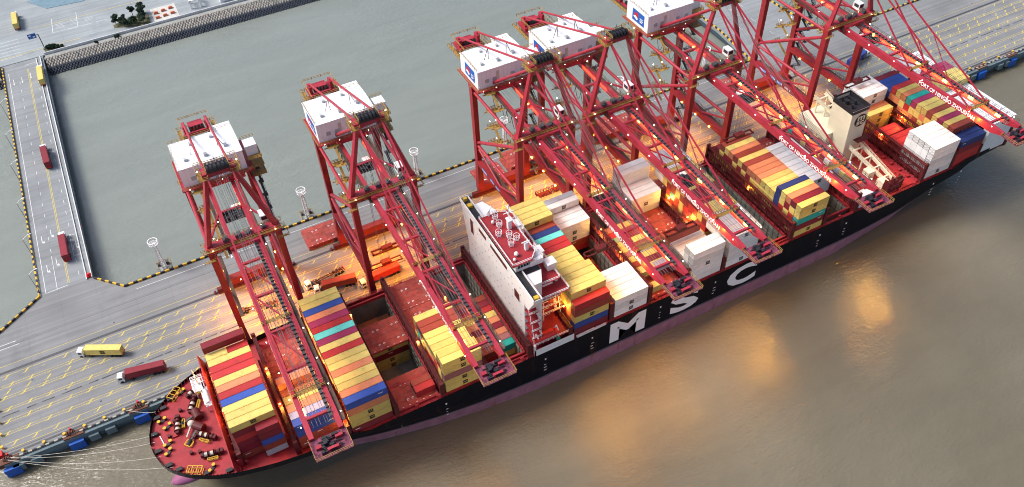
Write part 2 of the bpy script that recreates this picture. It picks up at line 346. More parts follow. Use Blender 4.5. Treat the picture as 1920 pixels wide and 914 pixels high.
for i,x in enumerate(bx):
    o=mk('mooring_bollard',BB,None,(x,28.9,ZQ)); 
    tag(o,'yellow mooring bollard, %s in the quay edge row, %s'%(['first','second','third','fourth','fifth','sixth','seventh','eighth','ninth','tenth'][i if i<7 else i-7],'left of the bow' if i<7 else 'behind the stern'),'bollard','yellow bollards on the quay edge')
# rails & markings
jl=MB()
for y,hw in ((74.6,.07),(45.2,.0),(31.0,.09)):
    if hw: jl.poly([(-95.5,y-hw,ZQ+.003),(520,y-hw,ZQ+.003),(520,y+hw,ZQ+.003),(-95.5,y+hw,ZQ+.003)])
aj=random.Random(12); x=-95
while x<420:
    ln=aj.uniform(2,9); jl.poly([(x,45.0+aj.uniform(-.1,.1),ZQ+.003),(x+ln,45.0,ZQ+.003),(x+ln,45.5,ZQ+.003),(x,45.4,ZQ+.003)]); x+=ln+aj.uniform(.6,3)
for k in range(60): xx=-94+k*9.3; yy=[67.6,55.9,46.6,36.2][k%4]; jl.poly([(xx-.3,yy-.25,ZQ+.0035),(xx+.3,yy-.25,ZQ+.0035),(xx+.3,yy+.25,ZQ+.0035),(xx-.3,yy+.25,ZQ+.0035)])
tag(jl.build('quay_joints',mat('joint_dark',(.07,.07,.075),.9,noise=.5,scale=1)),kind='structure')
mk_=MB(); z=ZQ+.004
def strip(m,x0,x1,y,w_,z): m.poly([(x0,y-w_/2,z),(x1,y-w_/2,z),(x1,y+w_/2,z),(x0,y+w_/2,z)])
rl=MB()
for y,hw in ((63.3,.5),(29.8,.42)): rl.box(-96,520,y-hw,y+hw,ZQ-.02,ZQ+.03)
tag(rl.build('crane_rail',M['dgrey']),'pair of dark crane rails running the length of the quay','rail')
for y in (66.2,61.8,57.8,56.9,52.9,52,48,47.1,43.2,42.3,38.4,37.5,34.1,31.9): strip(mk_,-95,520,y,.13,z)
a=random.Random(5)
for y0,y1 in ((61.8,60.4),(57.8,56.9),(55.2,54.3),(52.9,52),(48,47.1),(43.2,42.3),(38.4,37.5),(34.1,33)):
    x=-94+a.random()*3
    while x<500:
        yc=(y0+y1)/2; l=1.0
        if a.random()<(.93 if x<200 else .7): mk_.poly([(x-.95,yc-.8,z+.004),(x-.45,yc-.8,z+.004),(x+.95,yc+.8,z+.004),(x+.45,yc+.8,z+.004)])
        mk_.poly([(x-1.5,yc-.8,z+.006),(x-.6,yc-.8,z+.006),(x-.6,yc-.66,z+.006),(x-1.5,yc-.66,z+.006)])
        x+=6.2
# trestle yellow centre
for dx in (-.25,.25): mk_.poly([(-68.2+dx-.08,94.8,z+.006),(-68.2+dx+.08,94.8,z+.006),(-66.6+dx+.08,248,z+.006),(-66.6+dx-.08,248,z+.006)])
strip(mk_,-90,-66.3,263,.3,z); strip(mk_,-66.3,-40,263.4,.3,z)
strip(mk_,-60,60,285,.25,z)
tag(mk_.build('yellow_markings',M['mark']),kind='structure')
mw=MB()
def line(a,b,w_=.15,dash=None):
    a=Vector(a);b=Vector(b);d=(b-a);Ln=d.length;d.normalize();nn=Vector((-d.y,d.x))*w_/2
    segs=[(0,Ln)] if not dash else [(k*sum(dash),k*sum(dash)+dash[0]) for k in range(int(Ln/sum(dash)))]
    for s0,s1 in segs:
        p=a+d*s0;q=a+d*s1; mw.poly([(p.x-nn.x,p.y-nn.y,z+.006),(q.x-nn.x,q.y-nn.y,z+.006),(q.x+nn.x,q.y+nn.y,z+.006),(p.x+nn.x,p.y+nn.y,z+.006)])
line((-76.2,93.3),(-75.2,248),.18); line((-76.2,93.4),(-68.5,93.8),.2); line((-72.3,93.4),(-72.1,112),.15); line((-72,114),(-71,246),.14,(2.2,5)); line((-64.3,97),(-63.3,246),.14,(2.2,5))
line((-47,79.6),(220,79.6),.16); line((-95.5,75.8),(-88,75.8),.2); line((-95.5,74),(-87,74),.2)
line((-61.9,252),(-60,228),.16); line((-67.6,252),(-61.9,252.5),.16)
for (x,y) in ((-74.3,104),(-70.8,106),(-74.3,121),(-70.8,123),(-63,112)):
    mw.poly([(x-.1,y,z+.008),(x+.1,y,z+.008),(x+.1,y+4,z+.008),(x-.1,y+4,z+.008)]); mw.poly([(x-.1,y,z+.01),(x+.9,y-.6,z+.01),(x+.7,y+.9,z+.01)])
for y0 in (100,106,112): line((-64.6,y0+8),(-61.3,y0+8),.13)
line((-64.6,108),(-64.6,121),.13)
for x,y in ((-73.6,238),(-70,238),(-66,240)): mw.poly([(x-.1,y,z+.008),(x+.1,y,z+.008),(x+.1,y+4,z+.008),(x-.1,y+4,z+.008)]); mw.poly([(x-.4,y+.3,z+.01),(x,y-1,z+.01),(x+.4,y+.3,z+.01)])
for k in range(5): line((-50,279+k*1.3),(-25-k*2,279+k*1.3),.14,(4,3))
line((-45,275),(-20,275),.2,(5,2)); line((-52,275.5),(-51,290),.2); line((-40,275.5),(-39,290),.2); line((-52,275.5),(-38,275.5),.15); line((-52,283),(-38,283),.15)
for k in range(6): line((-95,262+k*3.3),(-68,262+k*3.3),.16)
a=random.Random(9)
for k in range(60):
    x=a.uniform(238,262); y=a.uniform(95,250); line((x,y),(x+a.choice([0,0,2.5]),y+a.uniform(2,5)),.14)
mw.cm=0
tag(mw.build('white_markings',M['markw']),kind='structure')
# light masts
def mast():
    t=empty('light_mast')
    m=MB()
    for sx in (-.5,.5):
        for sy in (-.5,.5): m.bar((sx*1.3,sy*1.3,0),(sx*.8,sy*.8,12.5),.26)
    for k in range(13):
        zz=k*.98; s=.65-.3*zz/12.5
        for p,q in (((-s,-s),(s,-s)),((s,-s),(s,s)),((s,s),(-s,s)),((-s,s),(-s,-s))): m.bar((p[0],p[1],zz),(q[0],q[1],zz+.9),.17); 
    m.build('lattice_mast',M['wht'],t)
    m=MB()
    for k in range(16):
        u,v=2*math.pi*k/16,2*math.pi*(k+1)/16
        for zz,r in ((12.6,1.6),(13.9,1.7)): m.bar((r*math.cos(u),r*math.sin(u),zz),(r*math.cos(v),r*math.sin(v),zz),.22)
        m.bar((1.6*math.cos(u),1.6*math.sin(u),12.6),(1.7*math.cos(u),1.7*math.sin(u),13.9),.08)
        m.bar((0,0,12.6),(1.6*math.cos(u),1.6*math.sin(u),12.6),.1)
    m.build('lamp_ring',M['wht'],t)
    m=MB(); m.box(-2.6,2.6,-1.2,3.2,-1.2,-.0); m.build('base_platform',M['conc'],t)
    m=MB(); m.rail([(-2.5,-1,0),(-2.5,3.1,0),(2.5,3.1,0),(2.5,-1,0)],1.1,1.2,.14); m.build('guard_rail',M['ylr'],t)
    m=MB(); m.box(.9,1.9,1,2.2,0,1.5); m.box(-2,-1.2,1.5,2.4,0,1.2); m.build('control_box',M['dgrey'],t)
    return t
mt=mast()
for i,(x,y) in enumerate(((-35.8,85),(18.7,84.8),(64.5,84.8),(104,84.8),(159,84.8),(204,84.8))):
    t=mt if i==0 else copy_tree(mt); t.location=(x,y,ZQ)
    tag(t,'white lattice light mast, '+['left of all the cranes','between the two leftmost cranes','behind the right leg of the second crane','behind the third crane from left','behind the fourth crane from left','behind the fifth crane from left'][i],'light mast','white light masts along the basin kerb')
def arm():
    t=empty('street_lamp'); m=MB(); m.tube((0,0,0),(0,0,9.5),.1,.06,n=6); m.build('lamp_pole',M['galv'],t)
    m=MB(); m.bar((0,0,9.4),(1.2,.4,10.2),.1); m.bar((1.2,.4,10.2),(2.6,.9,10.3),.12); m.build('lamp_arm',M['wht'],t); m=MB(); m.box(2.2,3.2,.75,1.1,10.2,10.36); m.build('lamp_head',M['wht'],t); return t
al=arm()
for i,y in enumerate((94.8,114.5,136.5,162,184,209)):
    t=al if i==0 else copy_tree(al); t.location=(-78,y,ZQ); t.scale=(-1,1,1) if False else (1,1,1)
    tag(t,'thin curved street lamp on the approach road\'s left kerb, %s from the quay'%['first','second','third','fourth','fifth','sixth'][i],'street lamp','street lamps along the approach road')
# trees
tg=bpy.data.materials.new('foliage'); tg.use_nodes=True; bb=tg.node_tree.nodes['Principled BSDF']; bb.inputs['Roughness'].default_value=.8
nn=tg.node_tree.nodes.new('ShaderNodeTexNoise'); nn.inputs['Scale'].default_value=1.2; cr=tg.node_tree.nodes.new('ShaderNodeValToRGB'); cr.color_ramp.elements[0].color=(.012,.035,.02,1); cr.color_ramp.elements[1].color=(.05,.085,.04,1); cr.color_ramp.elements[0].position=.35; cr.color_ramp.elements[1].position=.65
tg.node_tree.links.new(nn.outputs[0],cr.inputs[0]); tg.node_tree.links.new(cr.outputs[0],bb.inputs['Base Color'])
def tree(x,y,h,r,label,seed,kind='tree',z0=ZQ):
    a=random.Random(seed); t=empty(kind,(x,y,z0),0,label,kind if kind=='tree' else 'bush','shrubs and trees on the shore'); m=MB()
    m.tube((0,0,0),(a.uniform(-.3,.3),a.uniform(-.3,.3),h*.6),.18*h/5,.08*h/5,n=6)
    for k in range(5): u=a.uniform(0,6.28); m.tube((0,0,h*.4),(r*.6*math.cos(u),r*.6*math.sin(u),h*.75),.07,.03,n=5)
    m.build('trunk',M['rust'],t); m=MB()
    cl=[(a.uniform(-r,r)*.6,a.uniform(-r,r)*.6,h*(.45+.5*a.random()),r*a.uniform(.35,.6)) for _ in range(9)]
    for k in range(1700):
        c=a.choice(cl); d=Vector((a.gauss(0,1),a.gauss(0,1),a.gauss(0,1))).normalized()*c[3]*a.uniform(.55,1.05)
        p=Vector(c[:3])+Vector((d.x,d.y,d.z*.75)); e=Vector((a.gauss(0,1),a.gauss(0,1),a.gauss(0,1))).normalized()*.3; f=e.cross(Vector((a.gauss(0,1),a.gauss(0,1),a.gauss(0,1)))).normalized()*.2
        m.poly([p-e,p+f,p+e,p-f])
    m.build('crown',tg,t); return t
for i,(x,y,h,r,l) in enumerate(((-22.5,267,5,2.3,'leftmost dark tree of the shore clump beside the paved road'),(-19,263,4.5,2.4,'low rounded dark tree in the middle front of the shore clump'),(-14.5,262.5,4.2,2.4,'rounded dark tree in the front right of the shore clump'),(-13.5,270.5,6,1.7,'slender tree standing alone behind the shore clump'),(-9,266,6,2.3,'tall dark tree near the paved pad with red cars'),(-8.5,270.5,6,2.2,'tallest tree at the back right of the shore clump'),(-18.5,268,4,1.2,'small pale tree inside the shore clump'),(-9.8,261.5,4.6,2.3,'dense dark tree at the right foot of the shore clump'))):
    tree(x,y,h,r,l,30+i)
for i,(x,y,h,r,l) in enumerate(((-55.3,261.3,1.8,1.7,'dark bush directly beside the blue road sign'),(-53,260.7,1.6,1.4,'bush second from the blue road sign'),(-49.5,259.3,1.4,1.2,'small bush at the right end of the grass corner'),(-51.5,260,1.3,1.1,'small bush in the middle of the grass corner'),(-24,254.6,1.2,1.4,'lone green bush growing on the shore path'),(-34,254.3,1,.9,'small green bush growing on shore path nearer the road sign'))):
    tree(x,y,h,r,l,60+i,'bush')
for pts,nm in (([(-57.6,257.3),(-45.5,257.3),(-49,260.5),(-55,262.8),(-57.6,263)],'grass corner'),([(-24,264),(-7,257.4),(-6.3,268),(-14,271),(-24,267)],'grass')):
    tag(MB().prism(pts,ZQ-.05,ZQ+.1).build('grass_bed',M['grass']),kind='structure')
tag(MB().prism([(-60,314),(-52,302),(-35,300),(0,308),(40,330),(-20,340)],ZQ-.05,ZQ+.15).build('pond',mat('pond_blue',(.14,.22,.27),.3)),kind='structure')
tag(MB().box(-4.8,7.6,257.2,273,ZQ-.05,ZQ+.06).build('pavement',mat('pad_pale',(.48,.47,.44),.8)),kind='structure')
for i,(x,y) in enumerate(((-2.6,262),(1.2,262.5),(5,263),(-2.6,267),(1.2,267.8),(5,268.6))):
    m=MB(); m.box(-1.1,1.1,-.5,.5,.35,.9); m.box(-1.1,-.9,-.5,.5,0,.35); m.box(.9,1.1,-.5,.5,0,.35); m.box(-.8,.6,-.4,.4,.9,1.15); m.hexa([(-1.3,-.7,.25),(1.3,-.7,.25),(1.3,-.55,.25),(-1.3,-.55,.25)],[(-1.3,-.7,.4),(1.3,-.7,.4),(1.3,-.55,.4),(-1.3,-.55,.4)])
    o=m.build('equipment_unit',mat('unit_salmon',(.55,.16,.09),.6)); o.location=(x,y,ZQ+.06)
    tag(o,'small salmon red unit on the pale pad, %s row, %s'%('front' if i<3 else 'back',['left','middle','right'][i%3]),'equipment','salmon units on the pale pad')
m=MB(); m.box(14,15,262,262.6,ZQ,ZQ+4); m.box(19,20,262,262.6,ZQ,ZQ+4); m.box(14,20,262,263,ZQ+4,ZQ+4.5); m.box(14,15,268,268.6,ZQ,ZQ+4); m.box(19,20,268,268.6,ZQ,ZQ+4); m.box(14,20,268,269,ZQ+4,ZQ+4.5); m.box(14,15,262,269,ZQ+4,ZQ+4.4); m.box(19,20,262,269,ZQ+4,ZQ+4.4)
tag(m.build('white_frame',M['wht']),'white rectangular steel frame standing by the sea wall right of the pale pad','frame')
t=empty('site_building',(34,262,ZQ),.05,'white low building at the top picture edge beside the sea wall','building')
m=MB(); m.box(-5,8,-1,8,0,3.5); m.build('wall',M['wht'],t); m=MB(); m.box(-5.3,8.3,-1.3,8.3,3.5,3.8); m.build('roof',M['wht'],t)
for k in range(3): m=MB(); m.box(-3+k*3.4,-1.4+k*3.4,-1.06,-1.0,1,2.4); m.build('window',M['glass'],t)
t=empty('road_sign',(-57.2,262,ZQ),0,'blue overhead road sign on a grey post at the corner of the shore road','road sign')
m=MB(); m.tube((0,0,0),(0,0,8.4),.2,n=8); m.bar((0,0,8.2),(-4.6,.3,8.2),.22); m.build('sign_post',M['galv'],t); m=MB(); m.box(-4.6,-1.0,-.35,-.22,6.9,9.4); m.build('sign_panel',M['blue'],t)
m=MB(); m.box(-4.2,-3.2,-.37,-.355,8.3,8.9); m.box(-2.6,-1.5,-.37,-.355,7.4,8); m.bar((-4,-.365,7.3),(-3.2,-.365,7.9),.2,.02); m.build('sign_marking',M['letter'],t)
m=MB(); m.box(-.7,.7,-.7,.7,0,.8); m.build('sign_base',M['conc'],t)
# ================================================================ SHIP
ship=empty('container_ship',(100,0,0),0,'long black hulled container ship with red decks moored along the quay under six cranes','container ship')
def P(o):  # parent keeping world coords
    return o
SHX=-100
def sb(m,name,mats,parent=None,smooth=False):
    """build a ship part given in world coordinates"""
    me=m.mesh(name,mats); me.transform(Matrix.Translation((SHX,0,0)))
    if smooth:
        for p in me.polygons: p.use_smooth=True
    return mk(name,me,parent or ship)
def interp(t,x):
    if x<=t[0][0]: return t[0][1]
    for (a,b),(c,d) in zip(t,t[1:]):
        if x<=c: return b+(d-b)*(x-a)/(c-a)
    return t[-1][1]
DK=[(-52.4,.3),(-52.2,2.6),(-51.5,5.6),(-50.4,8.3),(-48.8,10.6),(-46.5,13),(-43.5,15.4),(-39,18),(-33,20.3),(-27,21.7),(-22,22.7),(-16,23.5),(-10,23.95),(-4,24.1),(236,24.1),(250,23.9),(262.5,23.3)]
WL=[(-44,.2),(-38,1.8),(-30,4.6),(-20,8.2),(-8,12.2),(10.7,17.2),(26.5,20.2),(40.7,22),(58,23.6),(75,24),(183,24),(198,22.4),(213,20.8),(228,17.5),(240,12),(250,5),(253,.5)]
ZT=[(-52,19),(0,19),(40,10),(70,6),(175,6),(200,9),(230,14),(262,17)]
def hb(x,z):
    D=interp(DK,x)
    if z>=19: return D
    zt=interp(ZT,x)
    if x<-44:   # stem rakes forward with height
        x0=-44-8.4*max(0,min(1,z/19))
        if x<x0: return None
        Wv=0
    elif x>253:
        Wv=0
    else: Wv=interp(WL,x)
    t=max(0,min(1,z/zt)); e=1.4 if x<60 else 1.0
    if x>240:
        zl=4+8*((x-240)/22.5)**.8
        t=max(0,min(1,(z-zl+3)/(17-zl+3)))
        return Wv*(1-t)+D*t
    return Wv+(D-Wv)*t**e
ZL=[-3,0,1.5,3,4.5,5.8,6.6,8,10,12,14,16,19,20.0,21.2]
XS=sorted(set([-52.4,-52,-51,-50,-49,-47.5,-46,-44,-41,-38,-34,-30,-26,-22,-18,-14,-10,-5,0,5,10,15,20,26,32,40,50,60,75,90,110,130,150,170,183,190,198,205,213,220,228,234,240,245,250,253,256,259,262.5]))
hm=MB()
def zrow(x,z): 
    h=hb(x,z)
    return 0 if h is None else h
for side in (-1,1):
    grid=[]
    for x in XS:
        rowp=[]
        for z in ZL:
            xx=x; h=zrow(x,max(z,0))
            # clamp stem
            sx=-44-8.4*max(0,min(1,z/19))
            if x<sx: xx=sx; h=0.05
            if z>19 and x>0 and x<240: zz=min(z,19.0+.0) if z>19 else z
            else: zz=z
            rowp.append((xx,side*h,zz))
        grid.append(rowp)
    i0=len(hm.v); nz=len(ZL)
    for r in grid: hm.v+=r
    for i in range(len(XS)-1):
        for j in range(nz-1):
            zc=(ZL[j]+ZL[j+1])/2
            hm.cm=0 if zc>6.6 else (1 if zc>5.8 else 2)
            if XS[i]>=240 and zc<8: hm.cm=0 
            q=[i0+i*nz+j,i0+(i+1)*nz+j,i0+(i+1)*nz+j+1,i0+i*nz+j+1]
            if side>0: q=q[::-1]
            hm.f.append(q); hm.m.append(hm.cm)
# transom
hm.cm=0
tr=[(262.5,-hb(262.5,z),z) for z in ZL]; tl=[(262.5,hb(262.5,z),z) for z in ZL]
for j in range(len(ZL)-1): hm.poly([tr[j],tl[j],tl[j+1],tr[j+1]])
def hullmat(name,c,streak,amt,rough=.5):
    m=mat(name,c,rough,noise=.15,scale=.3,spec=.1); n=m.node_tree;L=n.links;b=n.nodes['Principled BSDF'];src=b.inputs['Base Color'].links[0].from_socket
    tc=n.nodes.new('ShaderNodeTexCoord'); mp=n.nodes.new('ShaderNodeMapping'); mp.inputs['Scale'].default_value=(.35,.35,.07); L.new(tc.outputs['Object'],mp.inputs[0])
    st=n.nodes.new('ShaderNodeTexNoise'); st.inputs['Scale'].default_value=1; st.inputs['Detail'].default_value=8; st.inputs['Roughness'].default_value=.7; L.new(mp.outputs[0],st.inputs['Vector'])
    cr=n.nodes.new('ShaderNodeValToRGB'); cr.color_ramp.elements[0].position=.56; cr.color_ramp.elements[1].position=.70; cr.color_ramp.elements[1].color=(amt,amt,amt,1); L.new(st.outputs[0],cr.inputs[0])
    mx=n.nodes.new('ShaderNodeMix'); mx.data_type='RGBA'; L.new(cr.outputs[0],mx.inputs[0]); L.new(src,mx.inputs[6]); mx.inputs[7].default_value=(*streak,1); L.new(mx.outputs[2],b.inputs['Base Color']); return m
HM=[hullmat('hull_black',(.005,.007,.012),(.07,.03,.02),.5,.5),hullmat('hull_grey_band',(.12,.11,.14),(.2,.06,.03),.8,.6),hullmat('hull_antifouling',(.38,.17,.21),(.25,.09,.05),.9,.7)]
sb(hm,'hull',HM)
bm_=MB(); bm_.ell((-46.5,0,.2),(6.6,2.6,1.9),20,14); bm_.tube((-46,0,0),(-36,0,-1),2.5,2.8,n=16)
sb(bm_,'bulbous_bow',hullmat('bulb_paint',(.30,.10,.20),(.42,.14,.04),.95),smooth=True)
# decks ------------------------------------------------------------
BAYX=dict(A=-29.6,B=-14.55,C=0,D=14.55,E=29.1,F=43.65,G=72.74,H=87.3,I=101.8,J=116.25,K=130.7,Lq=145.1,L=159.3,M=173.8,S=219.6,T=233.7,U=247.6)
OPEN={'D':[(5,10),(14,18.6)],'F':[(.4,18.6)],'H':[(5,14)],'I':[(13,18.6)],'Lq':[(.4,18.6)],'M':[(.4,5)]}
def YR(r): return -23.8+2.509*r
dm=MB(); zD=19.0
# forecastle (raised a little) and side decks
bow=[x for x in XS if x<=-31.5]+[-31.5]
for side in(-1,1):
    for a_,b_ in zip(bow,bow[1:]):
        q=[(a_,0,20),(b_,0,20),(b_,side*(interp(DK,b_)-.15),20),(a_,side*(interp(DK,a_)-.15),20)]
        dm.poly(q if side>0 else q[::-1])
dxs=[x for x in XS if x>-31.5]; dxs=[-31.5]+dxs
for side in(-1,1):
    for a_,b_ in zip(dxs,dxs[1:]):
        yi=min(23.0,interp(DK,a_)-1.2) if a_<0 else 22.9
        if a_<-1.5: yi=0
        q=[(a_,side*yi,zD),(b_,side*yi,zD),(b_,side*(interp(DK,b_)-.1),zD),(a_,side*(interp(DK,a_)-.1),zD)]
        dm.poly(q if side>0 else q[::-1])
bxs=sorted(v for v in BAYX.values())
# cross decks between bays
edges=[(-31.5,-30.2)]+[(a_+12.8,b_-.3) for a_,b_ in zip(bxs,bxs[1:])]+[(260.4,262.4)]
for a_,b_ in edges: dm.box(a_,b_,-23 if a_>-10 else -(interp(DK,a_)-1.2),23 if a_>-10 else interp(DK,a_)-1.2,zD-1,zD+.012)
# edge rails (sheer strake)
for side in (-1,1):
    dm.rail([(x,side*(interp(DK,x)-.15),zD) for x in (0,60)],1.0,3.6,.12); dm.rail([(x,side*(interp(DK,x)-.15),zD) for x in (80,236)],1.0,3.6,.12)
    for x in range(-2,260,7): dm.box(x,x+1.2,side*23.3-.3,side*23.3+.3,zD,zD+1.1)
    dm.box(-3,174,side*22.95-.15,side*22.95+.15,zD,zD+1.1); dm.box(219,261,side*22.95-.15,side*22.95+.15,zD,zD+1.1)
sb(dm,'main_deck',M['deckred'])
m=MB()
for side in(-1,1):
    for x in range(-50,-30,1):
        y=side*(interp(DK,x)-.12); m.hexa([(x,y-side*.9,20),(x+.15,y-side*.9,20),(x+.15,y,20),(x,y,20)],[(x,y-side*.15,21.1),(x+.15,y-side*.15,21.1),(x+.15,y,21.1),(x,y,21.1)])
m.split('bulwark_stay',M['deckred'],ship,Matrix.Translation((SHX,0,0)))
# breakwater
m=MB()
m.hexa([(-32.4,-20.2,20),(-31.8,-20.2,20),(-31.3,21,20),(-32.0,21,20)],[(-33.3,-19.7,22.8),(-33,-19.7,22.8),(-32.6,20.6,26.2),(-32.9,20.6,26.2)])
for y in range(-18,20,3): m.box(-31.8,-30.4,y,y+.15,19,23)
sb(m,'breakwater',M['deckred'])
# holds
hmt=M['hold']
for k,rs in OPEN.items():
    x0=BAYX[k]-.25; x1=x0+12.7
    m=MB(); y0=-21.4;y1=21.4;zb=.8
    if k=='D': y0=-14.0; zb=8.2; y1=21
    m.box(x0-.3,x0,y0,y1,zb,zD-.02); m.box(x1,x1+.3,y0,y1,zb,zD-.02)
    m.box(x0,x1,y0-.3,y0,zb,zD-.02); m.box(x0,x1,y1,y1+.3,zb,zD-.02); m.box(x0,x1,y0,y1,zb-.3,zb)
    for r in range(1,19):   # cell guides
        y=YR(r)
        for xx in (x0+.12,x1-.12): m.box(xx-.12,xx+.12,y-.09,y+.09,zb,zD+.3)
    for zz in range(3,19,3): m.box(x1-.2,x1-.02,y0,y1,zz,zz+.2); m.box(x0+.02,x0+.2,y0,y1,zz,zz+.2)
    sb(m,'cargo_hold',hmt)
    m=MB(); 
    for a_,b_,c_,d_ in ((x0-.2,x1+.2,y1,y1+.6),(x0-.2,x1+.2,y0-.6,y0)): m.box(a_,b_,c_,d_,zD,zD+1.2)
    m.box(x0-.5,x0-.05,y0,y1,zD+.02,zD+1.15); m.box(x1+.05,x1+.5,y0,y1,zD+.02,zD+1.15)
    sb(m,'hatch_coaming',M['deckred'])
# hatch covers: four panels per bay unless open
def cover_mesh(xa,xb,ya,yb,z1=20.1,ring=True):
    m=MB(); m.box(xa,xb,ya,yb,z1-.7,z1-.08)
    nx=4;ny=max(1,round((yb-ya)/2.5))
    for i in range(nx):
        for j in range(ny):
            a_=xa+(xb-xa)*i/nx+.05;b_=xa+(xb-xa)*(i+1)/nx-.05;c_=ya+(yb-ya)*j/ny+.04;d_=ya+(yb-ya)*(j+1)/ny-.04; m.box(a_,b_,c_,d_,z1-.1,z1)
    m.cm=1
    if ring:
        for fx_ in (.30,.42,.8,.93):
            for fy in (.2,.72):
                cx=xa+(xb-xa)*fx_;cy=ya+(yb-ya)*fy
                for q in range(8):
                    u=2*math.pi*q/10; m.box(cx+.28*math.cos(u)-.09,cx+.28*math.cos(u)+.09,cy+.28*math.sin(u)-.09,cy+.28*math.sin(u)+.09,z1,z1+.06)
        for j in range(5): m.box(xa+(xb-xa)*(.1+.17*j),xa+(xb-xa)*(.1+.17*j)+.5,ya+.3,ya+.45,z1,z1+.05)
    return m
for k,X in BAYX.items():
    pans=[(.4,5),(5,9.5),(9.5,14),(14,18.6)] if X>-5 else ([(2.2,9.5),(9.5,16.8)] if k=='B' else [(3,9.5),(9.5,16)])
    for ya,yb in pans:
        mid=(ya+yb)/2
        if any(a_-.3<=mid<=b_+.3 for a_,b_ in OPEN.get(k,[])): continue
        if k=='D' and ya==9.5: pass
        ya2=YR(ya)+.06;yb2=YR(yb)-.06
        sb(cover_mesh(X-.2,X+12.4,ya2,yb2),'hatch_cover',[M['hatch'],M['wht']])
# engine deck round the funnel
m=MB(); m.box(195.5,218.5,-23,23,zD-1,zD+.6); m.box(188,218.5,-22.8,22.8,zD-.9,zD+.02)
for x in (209,211.5): m.box(x,x+.12,-22,22,zD+.6,zD+.75)
for y in range(-20,22,4): m.ell((213.5,y,zD+1.1),(.35,.35,.35),8,6); m.box(215.5,216.7,y,y+1,zD+.6,zD+1.4)
sb(m,'engine_casing_deck',M['deckred'])
# lashing bridges -----------------------------------------------------
def lashb(x,ya,yb,z1,wdt=1.0,z0=19.0):
    m=MB(); n=int(round((yb-ya)/2.509)); 
    levs=[z0+2.6,z0+5.2] if z1<26 else [z0+2.6,z0+5.2,z0+7.9]
    for i in range(n+1):
        y=ya+(yb-ya)*i/n
        for xx in (x-wdt/2,x+wdt/2): m.bar((xx,y,z0),(xx,y,z1),.22,.22)
        if i<n and i%2==0:
            for xx in (x-wdt/2,x+wdt/2):
                m.bar((xx,y,z0),(xx,y+2.5,levs[0]),.16); m.bar((xx,y+2.5,levs[0]),(xx,y,levs[1]),.16)
    for zz in levs:
        m.box(x-wdt/2,x+wdt/2,ya,yb,zz,zz+.12)
        for xx in (x-wdt/2,x+wdt/2): m.bar((xx,ya,zz+.06),(xx,yb,zz+.06),.1,.3); m.bar((xx,ya,zz+1.1),(xx,yb,zz+1.1),.08); m.bar((xx,ya,zz+.6),(xx,yb,zz+.6),.06)
    for y in (ya,yb): m.box(x-wdt/2-.15,x+wdt/2+.15,y-.35,y+.35,z0,z1+.6)
    m.box(x-wdt/2-.2,x+wdt/2+.2,ya-.3,ya+.7,z0,levs[1]+.6)
    return m
LB=[('A',-1,0),('B',0,0),('C',0,0),('D',0,0),('E',0,0),('F',0,0),('H',0,1),('I',0,1),('J',0,1),('K',0,0),('Lq',0,1),('L',0,1),('M',0,1),('M2',0,1),('S',0,1),('T',0,1),('U',0,0)]
LM=[M['lash']]
for k,_,tall in LB:
    X={'M2':187.2}.get(k) or BAYX[k]-1.15
    if k=='A': X=-30.6
    yl=-23.6 if X>-5 else (-21.5 if k=='B' else -17.5)
    sb(lashb(X,yl,-yl,27.2 if tall else 24.6),'lashing_bridge',LM[0])
for X,tall in ((57.0,0),(71.5,0),(246.4+15.3-.6,1)): sb(lashb(X,-23.6,23.6,26.5 if tall else 24.6),'lashing_bridge',LM[0])
# hull lettering: leaning poster caps drawn as strokes
def hletter(ch,x0,x1,z0,z1):
    me=text(ch,1,M['letter'],'hull_letter',ext=.0); me.transform(Matrix.Identity(4))
    return me
def fit_text(s,x0,x1,z0,z1,y,mt,name,bold=.03,thick=.01,skew=0):
    me=text(s,1,mt,name,ext=thick,bold=bold); xs=[v.co.x for v in me.vertices]; ys=[v.co.y for v in me.vertices]
    a_,b_,c_,d_=min(xs),max(xs),min(ys),max(ys)
    for v in me.vertices:
        u=(v.co.x-a_)/(b_-a_); t=(v.co.y-c_)/(d_-c_); v.co=((x0+(x1-x0)*u+skew*t)+SHX,y-v.co.z,z0+(z1-z0)*t)
    me.update(); return mk(name,me,ship)
for ch,x0,x1 in (('M',86,99.6),('S',109.5,121),('C',132.6,145)):
    fit_text(ch,x0,x1,7.9,17.6,-24.14,M['letter'],'hull_letter',bold=.045)
for x in (28,62,79,105,127,172,184,226,240): 
    m=MB(); y=-24.13
    for k in range(3): m.box(x+rnd.uniform(-.3,.3),x+.5+rnd.uniform(0,.6),y-.03,y+.02,9.5+k*1.4,9.7+k*1.4)
    m.box(x+.1,x+.6,y-.03,y+.02,14.8,15.5)
    sb(m,'draught_mark',M['letter'])
